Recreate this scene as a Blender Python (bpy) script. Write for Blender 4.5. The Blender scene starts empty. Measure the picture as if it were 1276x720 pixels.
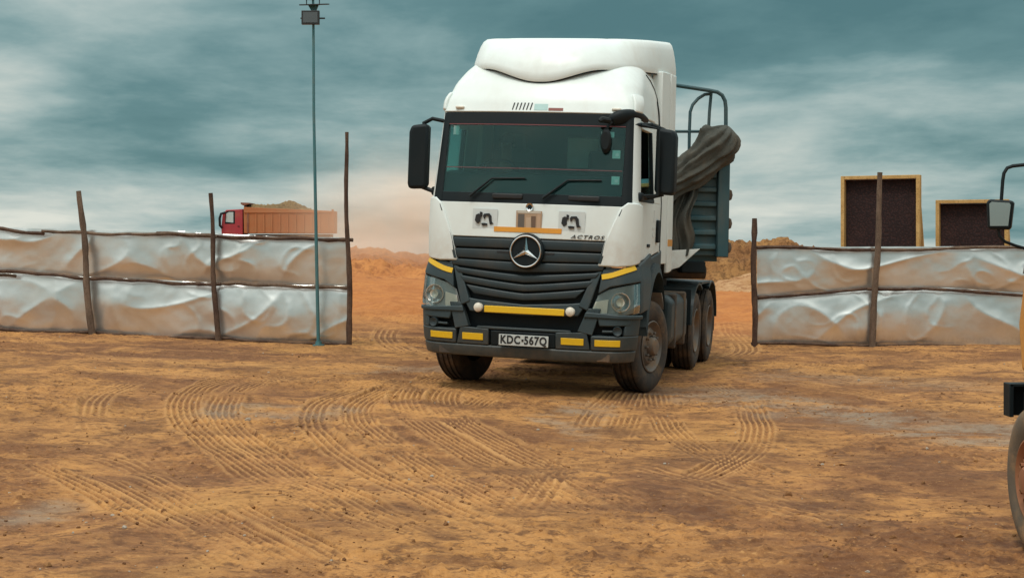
import bpy, math, random
import numpy as np
from mathutils import Vector, Matrix

random.seed(7)
RNG = np.random.RandomState(11)
scene = bpy.context.scene
COL = scene.collection
R = math.radians

# ------------------------------------------------------------------ camera
CAM_H, FPX, HORIZON = 1.6, 1850.0, 306.0
cam_data = bpy.data.cameras.new("camera")
cam = bpy.data.objects.new("camera", cam_data)
COL.objects.link(cam)
cam.location = (0, 0, CAM_H)
cam.rotation_euler = (R(90), 0, 0)
cam_data.sensor_fit = 'HORIZONTAL'
cam_data.sensor_width = 36.0
cam_data.lens = 36.0 * FPX / 1276.0
cam_data.shift_y = -(360.0 - HORIZON) / 1276.0
cam_data.clip_start = 0.1
cam_data.clip_end = 6000.0
scene.camera = cam

# ------------------------------------------------------------------ light
SUN_EL, SUN_AZ = 62.0, 205.0          # degrees; azimuth measured clockwise from +Y (behind the camera, to the left)
world = bpy.data.worlds.new("World")
scene.world = world
world.use_nodes = True
sun_data = bpy.data.lights.new("sun", 'SUN')
sun_data.energy = 1.5
sun_data.angle = R(16)
sun_data.color = (1.0, 0.96, 0.89)
sun = bpy.data.objects.new("sun", sun_data)
COL.objects.link(sun)
sd = Vector((math.sin(R(SUN_AZ)) * math.cos(R(SUN_EL)), math.cos(R(SUN_AZ)) * math.cos(R(SUN_EL)), math.sin(R(SUN_EL))))
sun.rotation_euler = sd.to_track_quat('Z', 'Y').to_euler()
sun.location = sd * 60

scene.view_settings.view_transform = 'Standard'
scene.view_settings.look = 'None'
scene.view_settings.exposure = 0.1
scene.view_settings.gamma = 1.0
scene.view_settings.use_curve_mapping = False
scene.render.engine = 'CYCLES'
scene.cycles.max_bounces = 8
scene.cycles.transparent_max_bounces = 12
scene.cycles.volume_bounces = 3
scene.cycles.use_denoising = True

# ------------------------------------------------------------------ node helpers
class NT:
    def __init__(s, tree):
        s.t = tree; s.n = tree.nodes; s.l = tree.links
    def new(s, typ, **kw):
        n = s.n.new(typ)
        for k, v in kw.items():
            setattr(n, k, v)
        return n
    def set(s, sock, v):
        if hasattr(v, 'is_output') or isinstance(v, bpy.types.NodeSocket):
            s.l.new(v, sock)
        else:
            sock.default_value = v
    def math(s, op, a, b=None, c=None, clamp=False):
        n = s.new('ShaderNodeMath', operation=op); n.use_clamp = clamp
        s.set(n.inputs[0], a)
        if b is not None: s.set(n.inputs[1], b)
        if c is not None: s.set(n.inputs[2], c)
        return n.outputs[0]
    def vmath(s, op, a, b=None, scale=None):
        n = s.new('ShaderNodeVectorMath', operation=op)
        s.set(n.inputs[0], a)
        if b is not None: s.set(n.inputs[1], b)
        if scale is not None: s.set(n.inputs['Scale'], scale)
        return n.outputs[1] if op in ('LENGTH', 'DOT_PRODUCT') else n.outputs[0]
    def noise(s, vec, scale, detail=4, rough=0.55, dist=0.0, out=0):
        n = s.new('ShaderNodeTexNoise')
        if vec is not None: s.l.new(vec, n.inputs['Vector'])
        n.inputs['Scale'].default_value = scale
        n.inputs['Detail'].default_value = detail
        n.inputs['Roughness'].default_value = rough
        n.inputs['Distortion'].default_value = dist
        return n.outputs[out]
    def mapr(s, v, a, b, c=0.0, d=1.0, smooth=True):
        n = s.new('ShaderNodeMapRange')
        n.interpolation_type = 'SMOOTHSTEP' if smooth else 'LINEAR'
        s.set(n.inputs[0], v)
        for i, x in enumerate((a, b, c, d)): s.set(n.inputs[i + 1], x)
        return n.outputs[0]
    def mix(s, f, a, b, blend='MIX'):
        n = s.new('ShaderNodeMix', data_type='RGBA', blend_type=blend)
        s.set(n.inputs[0], f)
        for sock, v in ((n.inputs[6], a), (n.inputs[7], b)):
            if isinstance(v, (tuple, list)): v = tuple(v) + ((1.0,) if len(v) == 3 else ())
            s.set(sock, v)
        return n.outputs[2]
    def bump(s, h, strength, dist, normal=None):
        n = s.new('ShaderNodeBump')
        n.inputs['Strength'].default_value = strength
        n.inputs['Distance'].default_value = dist
        s.set(n.inputs['Height'], h)
        if normal is not None: s.l.new(normal, n.inputs['Normal'])
        return n.outputs[0]

def new_mat(name):
    m = bpy.data.materials.new(name)
    m.use_nodes = True
    m.node_tree.nodes.clear()
    k = NT(m.node_tree)
    out = k.new('ShaderNodeOutputMaterial')
    return m, k, out

def pbsdf(k, out, base, rough=0.5, metal=0.0, spec=0.5, coat=0.0, normal=None):
    b = k.new('ShaderNodeBsdfPrincipled')
    if isinstance(base, (tuple, list)): base = tuple(base)[:3] + (1.0,)
    k.set(b.inputs['Base Color'], base)
    k.set(b.inputs['Roughness'], rough)
    k.set(b.inputs['Metallic'], metal)
    b.inputs['Specular IOR Level'].default_value = spec
    b.inputs['Coat Weight'].default_value = coat
    b.inputs['Coat Roughness'].default_value = 0.08
    if normal is not None: k.l.new(normal, b.inputs['Normal'])
    k.l.new(b.outputs[0], out.inputs[0])
    return b

DUST = (0.36, 0.20, 0.09)
def painted(name, col, rough=0.4, metal=0.0, dust=0.15, dust_scale=3.0, bump=0.0, bscale=60, coat=0.0, spec=0.5, var=0.12, low=None, streak=True):
    """plain colour with small variation and a film of dust that has its own blotchy shape; low=(z0,z1) more dust low down the thing"""
    m, k, out = new_mat(name)
    tc = k.new('ShaderNodeTexCoord')
    p = tc.outputs['Object']
    n1 = k.noise(p, dust_scale, 6, 0.62)
    n2 = k.noise(p, dust_scale * 9, 4, 0.6)
    st = k.vmath('MULTIPLY', p, (1.0, 1.0, 0.16)) if streak else p
    n3 = k.noise(st, dust_scale * 7, 3, 0.6)
    v = k.math('MULTIPLY_ADD', k.math('SUBTRACT', n2, 0.5), var * 2, 1.0)
    c = k.mix(1.0, col, k.mix(0.0, (1, 1, 1), (1, 1, 1)), 'MULTIPLY')
    cm = k.new('ShaderNodeVectorMath', operation='SCALE'); k.set(cm.inputs[0], tuple(col)); k.set(cm.inputs['Scale'], v)
    f = k.math('MULTIPLY', k.mapr(n1, 0.40, 0.72), k.mapr(n3, 0.25, 0.7, 0.35, 1.0))
    f = k.math('MULTIPLY', f, dust * 2.2)
    f = k.math('ADD', f, dust * 0.3)
    if low:
        sz = k.new('ShaderNodeSeparateXYZ'); k.l.new(p, sz.inputs[0])
        g = k.mapr(sz.outputs[2], low[0], low[1], low[2], 0.0)
        f = k.math('ADD', f, k.math('MULTIPLY', g, k.mapr(n2, 0.3, 0.65, 0.4, 1.0)))
    f = k.math('MINIMUM', f, 0.92)
    c = k.mix(f, cm.outputs[0], DUST)
    rr = k.math('MULTIPLY_ADD', f, 0.35, rough)
    nrm = None
    if bump > 0:
        nrm = k.bump(k.noise(p, bscale, 3, 0.6), 0.6, bump)
    pbsdf(k, out, c, rr, metal, spec, coat, nrm)
    return m

def flat_mat(name, col, rough=0.5, metal=0.0, spec=0.5, coat=0.0):
    m, k, out = new_mat(name)
    tc = k.new('ShaderNodeTexCoord')
    n = k.noise(tc.outputs['Object'], 14, 4, 0.6)
    c = k.mix(k.mapr(n, 0.35, 0.75, 0.0, 0.25), col, tuple(x * 0.72 + d * 0.12 for x, d in zip(col, DUST)))
    pbsdf(k, out, c, rough, metal, spec, coat)
    return m

# ------------------------------------------------------------------ world: overcast teal sky
def build_world():
    k = NT(world.node_tree); k.n.clear()
    out = k.new('ShaderNodeOutputWorld')
    tc = k.new('ShaderNodeTexCoord')
    d = k.vmath('NORMALIZE', tc.outputs['Generated'])
    sp = k.new('ShaderNodeSeparateXYZ'); k.l.new(d, sp.inputs[0])
    x, y, z = sp.outputs
    zc = k.math('MAXIMUM', z, 0.0)
    inv = k.math('DIVIDE', 1.0, k.math('ADD', zc, 0.13))
    pv = k.new('ShaderNodeCombineXYZ')
    k.l.new(k.math('MULTIPLY', x, inv), pv.inputs[0]); k.l.new(k.math('MULTIPLY', y, inv), pv.inputs[1])
    pv.inputs[2].default_value = 3.7
    p = k.vmath('ADD', k.vmath('MULTIPLY', pv.outputs[0], (1.0, 0.75, 1.0)), (2.3, 1.15, 0.0))
    big = k.noise(p, 0.55, 2, 0.5, 0.3)
    mid = k.noise(p, 1.5, 7, 0.56, 0.15)
    fine = k.noise(k.vmath('MULTIPLY', p, (0.9, 1.0, 1.0)), 5.0, 6, 0.6, 0.1)
    v = k.math('ADD', k.math('MULTIPLY', big, 0.78), k.math('ADD', k.math('MULTIPLY', mid, 0.42), k.math('MULTIPLY', fine, 0.10)))
    bnd = k.noise(k.vmath('MULTIPLY', d, (4.5, 4.5, 22.0)), 1.0, 5, 0.55, 0.3)
    v = k.math('ADD', v, k.math('MULTIPLY', k.math('SUBTRACT', bnd, 0.5), 0.20))
    # v about 0.67 mean; clouds thinner toward the horizon and toward the left of the view (-X)
    v = k.math('ADD', v, k.mapr(z, 0.0, 0.10, 0.17, 0.0, False))
    v = k.math('ADD', v, k.mapr(x, -0.5, 0.5, 0.065, -0.06, False))
    cr = k.new('ShaderNodeValToRGB')
    k.l.new(k.mapr(v, 0.44, 0.91, 0, 1, False), cr.inputs[0])
    e = cr.color_ramp.elements
    e[0].position = 0.15; e[0].color = (0.075, 0.178, 0.192, 1)
    e[1].position = 1.0; e[1].color = (0.74, 0.76, 0.68, 1)
    for pos, c in ((0.36, (0.120, 0.240, 0.252)), (0.52, (0.225, 0.352, 0.355)), (0.68, (0.38, 0.485, 0.47)), (0.84, (0.56, 0.62, 0.575))):
        q = cr.color_ramp.elements.new(pos); q.color = c + (1,)
    sky = k.new('ShaderNodeTexSky')
    sky.sky_type = 'NISHITA'; sky.sun_disc = False
    sky.sun_elevation = R(SUN_EL); sky.sun_rotation = R(SUN_AZ)
    sky.dust_density = 3.0
    skyc = k.new('ShaderNodeVectorMath', operation='SCALE'); k.l.new(sky.outputs[0], skyc.inputs[0]); skyc.inputs['Scale'].default_value = 0.07
    col = k.mix(0.90, skyc.outputs[0], cr.outputs[0])
    # an overcast sky is about three times brighter overhead than at the horizon
    col = k.mix(k.mapr(z, 0.16, 0.42, 0.0, 0.8), col, (0.56, 0.60, 0.575))
    up = k.mapr(z, 0.16, 0.70, 1.0, 2.1, True)
    cs = k.new('ShaderNodeVectorMath', operation='SCALE'); k.l.new(col, cs.inputs[0]); k.set(cs.inputs['Scale'], up)
    bg = k.new('ShaderNodeBackground')
    k.l.new(cs.outputs[0], bg.inputs[0]); bg.inputs[1].default_value = 1.0
    k.l.new(bg.outputs[0], out.inputs[0])
build_world()

# ------------------------------------------------------------------ mesh helpers
def put(name, mesh, parent=None, mat=None, smooth=True, bevel=0.0, angle=35, segs=2):
    if mat is not None: mesh.materials.append(mat)
    if smooth and len(mesh.polygons):
        mesh.polygons.foreach_set('use_smooth', [True] * len(mesh.polygons))
        mesh.set_sharp_from_angle(angle=R(angle))
    o = bpy.data.objects.new(name, mesh)
    COL.objects.link(o)
    if parent is not None: o.parent = parent
    if bevel > 0:
        b = o.modifiers.new('bevel', 'BEVEL'); b.width = bevel; b.segments = segs
        b.limit_method = 'ANGLE'; b.angle_limit = R(40); b.use_clamp_overlap = True
    return o

class MB:
    def __init__(s): s.v = []; s.f = []
    def add(s, verts, faces, M=None):
        b = len(s.v)
        for p in verts:
            s.v.append(tuple(M @ Vector(p)) if M is not None else tuple(p))
        for f in faces: s.f.append(tuple(b + i for i in f))
        return s
    def box(s, c, d, M=None, rot=None):
        hx, hy, hz = d[0] / 2, d[1] / 2, d[2] / 2
        vs = [(x, y, z) for x in (-hx, hx) for y in (-hy, hy) for z in (-hz, hz)]
        T = Matrix.Translation(c)
        if rot is not None: T = T @ rot
        if M is not None: T = M @ T
        return s.add(vs, [(0, 1, 3, 2), (4, 6, 7, 5), (0, 4, 5, 1), (2, 3, 7, 6), (0, 2, 6, 4), (1, 5, 7, 3)], T)
    def prism(s, poly, a, b, axis='y', M=None):
        """2-D polygon extruded along an axis; poly is (x,z) for y, (y,z) for x, (x,y) for z"""
        n = len(poly)
        def P(q, t):
            return {'y': (q[0], t, q[1]), 'x': (t, q[0], q[1]), 'z': (q[0], q[1], t)}[axis]
        vs = [P(q, a) for q in poly] + [P(q, b) for q in poly]
        fs = [tuple(range(n)), tuple(range(2 * n - 1, n - 1, -1))]
        fs += [(i, i + n, (i + 1) % n + n, (i + 1) % n) for i in range(n)]
        return s.add(vs, fs, M)
    def tube(s, pts, rad, n=8, caps=True, wob=0.0):
        pts = [Vector(p) for p in pts]
        rs = rad if isinstance(rad, (list, tuple)) else [rad] * len(pts)
        b = len(s.v); prev = None
        for i, p in enumerate(pts):
            t = (pts[min(i + 1, len(pts) - 1)] - pts[max(i - 1, 0)]).normalized()
            if prev is None:
                a = Vector((0, 0, 1)) if abs(t.z) < 0.9 else Vector((1, 0, 0))
                u = t.cross(a).normalized()
            else:
                u = (prev - t * prev.dot(t)).normalized()
            prev = u; w = t.cross(u)
            for j in range(n):
                an = 2 * math.pi * j / n
                rr = rs[i] * (1 + wob * random.uniform(-1, 1))
                s.v.append(tuple(p + u * math.cos(an) * rr + w * math.sin(an) * rr))
        for i in range(len(pts) - 1):
            for j in range(n):
                s.f.append((b + i * n + j, b + i * n + (j + 1) % n, b + (i + 1) * n + (j + 1) % n, b + (i + 1) * n + j))
        if caps:
            s.f.append(tuple(b + j for j in range(n - 1, -1, -1)))
            s.f.append(tuple(b + (len(pts) - 1) * n + j for j in range(n)))
        return s
    def lathe(s, prof, n=40, axis='x', M=None, closed=False):
        """profile of (axial, radius) revolved around an axis"""
        b = len(s.v); vs = []
        for (a, r) in prof:
            for j in range(n):
                t = 2 * math.pi * j / n
                c, d = r * math.cos(t), r * math.sin(t)
                vs.append({'x': (a, c, d), 'y': (c, a, d), 'z': (c, d, a)}[axis])
        fs = []
        m = len(prof)
        for i in range(m - 1 + (1 if closed else 0)):
            i2 = (i + 1) % m
            for j in range(n):
                fs.append((i * n + j, i2 * n + j, i2 * n + (j + 1) % n, i * n + (j + 1) % n))
        return s.add(vs, fs, M)
    def mesh(s, name):
        me = bpy.data.meshes.new(name)
        me.from_pydata(s.v, [], s.f); me.validate(); me.update()
        return me
    def build(s, name, mat=None, parent=None, smooth=True, bevel=0.0, angle=35, recalc=True, segs=2):
        me = s.mesh(name)
        if recalc:
            import bmesh
            bm = bmesh.new(); bm.from_mesh(me)
            bmesh.ops.recalc_face_normals(bm, faces=bm.faces)
            bm.to_mesh(me); bm.free()
        return put(name, me, parent, mat, smooth, bevel, angle, segs)

def empty(name, loc=(0, 0, 0), rot=(0, 0, 0), parent=None, size=0.3):
    o = bpy.data.objects.new(name, None)
    o.empty_display_size = size
    o.location = loc; o.rotation_euler = rot
    COL.objects.link(o)
    if parent is not None: o.parent = parent
    return o

def tag(o, label=None, cat=None, group=None, kind=None):
    if label: o['label'] = label
    if cat: o['category'] = cat
    if group: o['group'] = group
    if kind: o['kind'] = kind
    return o

def text_mesh(body, size, depth=0.004, shear=0.0, bold=0.0, space=1.0):
    cu = bpy.data.curves.new('lettering', 'FONT')
    cu.body = body; cu.size = size; cu.extrude = depth / 2; cu.shear = shear; cu.offset = bold
    cu.space_character = space
    cu.align_x = 'CENTER'; cu.align_y = 'CENTER'; cu.resolution_u = 4
    o = bpy.data.objects.new('lettering', cu)
    COL.objects.link(o)
    bpy.context.view_layer.update()
    dg = bpy.context.evaluated_depsgraph_get()
    me = bpy.data.meshes.new_from_object(o.evaluated_get(dg))
    bpy.data.objects.remove(o)
    return me

def interp(z, tab):
    if z <= tab[0][0]: return tab[0][1]
    for (a, va), (b, vb) in zip(tab, tab[1:]):
        if z <= b:
            t = (z - a) / (b - a)
            return va + (vb - va) * t
    return tab[-1][1]
def sstep(a, b, x):
    t = np.clip((x - a) / (b - a), 0, 1)
    return t * t * (3 - 2 * t)

# 2-D gradient noise on numpy arrays
_perm = RNG.permutation(512); _ga = RNG.rand(512) * 2 * np.pi
_gx, _gy = np.cos(_ga), np.sin(_ga)
def perlin(x, y, seed=0):
    xi = np.floor(x).astype(np.int64); yi = np.floor(y).astype(np.int64)
    xf = x - xi; yf = y - yi
    u = xf ** 3 * (xf * (xf * 6 - 15) + 10); v = yf ** 3 * (yf * (yf * 6 - 15) + 10)
    def g(ix, iy, dx, dy):
        h = _perm[(_perm[(ix + seed * 17) & 511] + iy) & 511]
        return _gx[h] * dx + _gy[h] * dy
    a = g(xi, yi, xf, yf); b = g(xi + 1, yi, xf - 1, yf)
    c = g(xi, yi + 1, xf, yf - 1); d = g(xi + 1, yi + 1, xf - 1, yf - 1)
    return ((a + u * (b - a)) + v * ((c + u * (d - c)) - (a + u * (b - a)))) * 1.5
def fbm(x, y, sc, oct=4, gain=0.5, seed=0):
    s = np.zeros_like(x); a = 1.0; f = sc
    for i in range(oct):
        s += a * perlin(x * f + 13.7 * i, y * f - 7.1 * i, seed + i); a *= gain; f *= 2.03
    return s

# ------------------------------------------------------------------ terrain base
def gz(X, Y):
    """large shape of the ground: falls gently to the right, rises far away"""
    X = np.asarray(X, dtype=float); Y = np.asarray(Y, dtype=float)
    xc = 1.6 - np.logaddexp(0, (1.6 - X) * 3.0) / 3.0          # soft clip above
    xc = np.maximum(xc, -14.0 + 0 * xc)
    side = -0.038 * xc * (1 - sstep(35, 80, Y))
    return side - 0.0125 * np.maximum(Y - 58, 0) * sstep(58, 75, Y)
def gzf(x, y): return float(gz(np.array([x]), np.array([y]))[0])
def gpt(px, py):
    """a ground point from a photo pixel"""
    Y = 1.6 * FPX / (py - HORIZON)
    for _ in range(6):
        X = (px - 638) / FPX * Y
        Y = (1.6 - gzf(X, Y)) * FPX / (py - HORIZON)
    return (px - 638) / FPX * Y, Y
def zat(py, Y): return CAM_H - (py - HORIZON) / FPX * Y
def xat(px, Y): return (px - 638) / FPX * Y

# ------------------------------------------------------------------ ground
def ground_material():
    m, k, out = new_mat('dirt')
    geo = k.new('ShaderNodeNewGeometry')
    p = geo.outputs['Position']
    at = k.new('ShaderNodeAttribute'); at.attribute_name = 'tone'
    sp = k.new('ShaderNodeSeparateColor'); k.l.new(at.outputs['Color'], sp.inputs[0])
    damp, grey, loose = sp.outputs
    ps = k.vmath('MULTIPLY', p, (0.95, 1.1, 1.0))
    big = k.noise(p, 0.22, 4, 0.55)
    mid = k.noise(ps, 1.2, 8, 0.66, 0.6)
    fin = k.noise(ps, 8.0, 6, 0.72)
    grit = k.noise(p, 55.0, 3, 0.7)
    spk = k.noise(ps, 26.0, 4, 0.7)
    c = k.mix(k.mapr(big, 0.42, 0.58), (0.262, 0.114, 0.047), (0.380, 0.178, 0.058))
    c = k.mix(k.mapr(mid, 0.40, 0.68), c, (0.50, 0.236, 0.076))
    c = k.mix(k.mapr(mid, 0.52, 0.34, 0, 0.85), c, (0.150, 0.066, 0.031))
    c = k.mix(k.mapr(fin, 0.52, 0.36, 0, 0.85), c, (0.115, 0.050, 0.023))
    c = k.mix(k.mapr(fin, 0.55, 0.75, 0, 0.45), c, (0.53, 0.275, 0.108))
    wide = k.noise(p, 0.45, 5, 0.6, 0.8)
    c = k.mix(k.mapr(wide, 0.50, 0.36, 0, 0.62), c, (0.165, 0.068, 0.030))
    c = k.mix(k.mapr(wide, 0.56, 0.68, 0, 0.40), c, (0.50, 0.255, 0.080))
    c = k.mix(k.mapr(spk, 0.47, 0.30, 0, 0.70), c, (0.115, 0.052, 0.025))
    c = k.mix(k.mapr(spk, 0.56, 0.72, 0, 0.55), c, (0.58, 0.31, 0.12))
    # loose dry soil on tyre ridges, darker compressed grooves
    c = k.mix(k.math('MULTIPLY', k.mapr(loose, 0.5, 1.0, smooth=False), 0.8), c, (0.57, 0.295, 0.112))
    c = k.mix(k.math('MULTIPLY', k.mapr(loose, 0.5, 0.0, smooth=False), 0.6), c, (0.185, 0.085, 0.036))
    # grey stone dust
    c = k.mix(k.math('MULTIPLY', grey, k.mapr(fin, 0.35, 0.6, 0.35, 1.0)), c, (0.27, 0.215, 0.16))
    # damp soil
    c = k.mix(k.math('MULTIPLY', damp, k.mapr(fin, 0.72, 0.32, 0.35, 1.0)), c, (0.125, 0.052, 0.024))
    c = k.mix(k.mapr(grit, 0.60, 0.78, 0, 0.35), c, (0.55, 0.36, 0.20))
    c = k.mix(k.mapr(grit, 0.40, 0.25, 0, 0.40), c, (0.13, 0.06, 0.03))
    # beyond the fences the soil is redder and cleaner
    sy = k.new('ShaderNodeSeparateXYZ'); k.l.new(p, sy.inputs[0])
    c = k.mix(k.mapr(sy.outputs[1], 24, 34, 0, 0.62), c, (0.50, 0.165, 0.040))
    h = k.math('ADD', k.math('MULTIPLY', fin, 0.6), k.math('ADD', k.math('MULTIPLY', grit, 0.2), k.math('MULTIPLY', spk, 0.35)))
    nrm = k.bump(h, 0.9, 0.03)
    pbsdf(k, out, c, k.mapr(damp, 0, 1, 0.95, 0.8), 0.0, 0.2, 0.0, nrm)
    return m

def spline(pts, step=0.03):
    P = np.array(pts, float)
    if len(P) == 2: P = np.array([P[0], (P[0] + P[1]) / 2, P[1]])
    Q = np.vstack([2 * P[0] - P[1], P, 2 * P[-1] - P[-2]])
    outp = []
    for i in range(1, len(Q) - 2):
        L = np.linalg.norm(Q[i + 1] - Q[i]); n = max(3, int(L / step))
        t = np.linspace(0, 1, n, endpoint=False)[:, None]
        a, b, c, d = Q[i - 1], Q[i], Q[i + 1], Q[i + 2]
        outp.append(0.5 * ((2 * b) + (-a + c) * t + (2 * a - 5 * b + 4 * c - d) * t ** 2 + (-a + 3 * b - 3 * c + d) * t ** 3))
    return np.vstack(outp + [Q[-2][None]])

# tyre tracks, photo pixels along the middle of each: (points, width m, number of ribs, depth m, ends fade)
TRACKS = [
    ([(20, 566), (60, 584), (118, 612), (190, 652), (255, 690), (330, 735)], 0.22, 4, 0.028, 3),
    ([(150, 585), (215, 612), (262, 640), (330, 676), (440, 735)], 0.22, 4, 0.028, 3),
    ([(360, 462), (305, 468), (252, 480), (230, 500), (234, 524), (262, 552), (320, 588), (410, 632), (520, 682)], 0.28, 5, 0.024, 3),
    ([(430, 464), (360, 468), (308, 480), (282, 500), (280, 522), (306, 550), (370, 590), (470, 640), (590, 695)], 0.28, 5, 0.022, 3),
    ([(520, 474), (455, 484), (405, 499), (389, 515), (392, 534), (416, 558), (470, 592), (570, 640), (690, 700)], 0.25, 4, 0.024, 3),
    ([(540, 478), (486, 487), (452, 503), (446, 518), (458, 536), (492, 560), (560, 600), (670, 655)], 0.28, 5, 0.024, 3),
    ([(620, 462), (560, 468), (518, 482), (506, 500), (524, 524), (562, 550), (640, 592), (760, 648)], 0.34, 6, 0.026, 3),
    ([(660, 468), (598, 474), (560, 487), (554, 504), (580, 528), (620, 552), (710, 592), (850, 650)], 0.34, 6, 0.024, 3),
    ([(680, 478), (640, 484), (604, 499), (578, 518), (560, 540)], 0.27, 5, 0.020, 1),
    ([(775, 480), (758, 495), (738, 516), (718, 548), (690, 590), (640, 650)], 0.25, 4, 0.024, 1),
    ([(795, 484), (786, 500), (780, 518), (765, 548), (735, 590)], 0.28, 5, 0.022, 1),
    ([(815, 484), (818, 500), (826, 520), (850, 548), (905, 576), (1000, 610)], 0.28, 5, 0.022, 1),
    ([(880, 474), (922, 498), (942, 528), (935, 560), (890, 588), (800, 620)], 0.28, 5, 0.020, 1),
    ([(180, 470), (130, 490), (114, 512), (124, 536), (165, 562), (240, 600)], 0.25, 4, 0.016, 1),
    ([(0, 556), (110, 565), (200, 594), (290, 640)], 0.25, 4, 0.014, 1),
([(720, 566), (860, 600), (1010, 640), (1180, 690)], 0.35, 4, 0.012, 1),
    ([(560, 462), (420, 458), (250, 452), (60, 440), (-60, 434)], 0.40, 4, 0.016, 1),
    ([(530, 470), (400, 474), (240, 466), (20, 458)], 0.40, 4, 0.014, 1),
    ([(880, 458), (1000, 456), (1130, 468), (1276, 480)], 0.40, 4, 0.016, 1),
    ([(890, 470), (1020, 482), (1150, 500), (1300, 524)], 0.40, 4, 0.016, 1),
    ([(560, 452), (500, 436), (480, 420), (490, 405)], 0.40, 4, 0.02, 1),
    ([(900, 452), (930, 436), (915, 418), (905, 402)], 0.40, 4, 0.02, 1),
    ([(95, 578), (160, 612), (235, 652), (310, 694), (390, 735)], 0.16, 3, 0.020, 3),
    ([(250, 610), (310, 640), (390, 680), (500, 735)], 0.16, 3, 0.020, 3),
]

def smear(X, Y, pts, width, soft=0.5):
    """0..1 band along a pixel path"""
    W = spline([gpt(*q) for q in pts], 0.15)
    m = np.zeros_like(X)
    d2 = np.full(X.shape, 1e9)
    for q in W:
        d2 = np.minimum(d2, (X - q[0]) ** 2 + (Y - q[1]) ** 2)
    return 1 - sstep(width * (1 - soft), width * (1 + soft), np.sqrt(d2))

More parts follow.
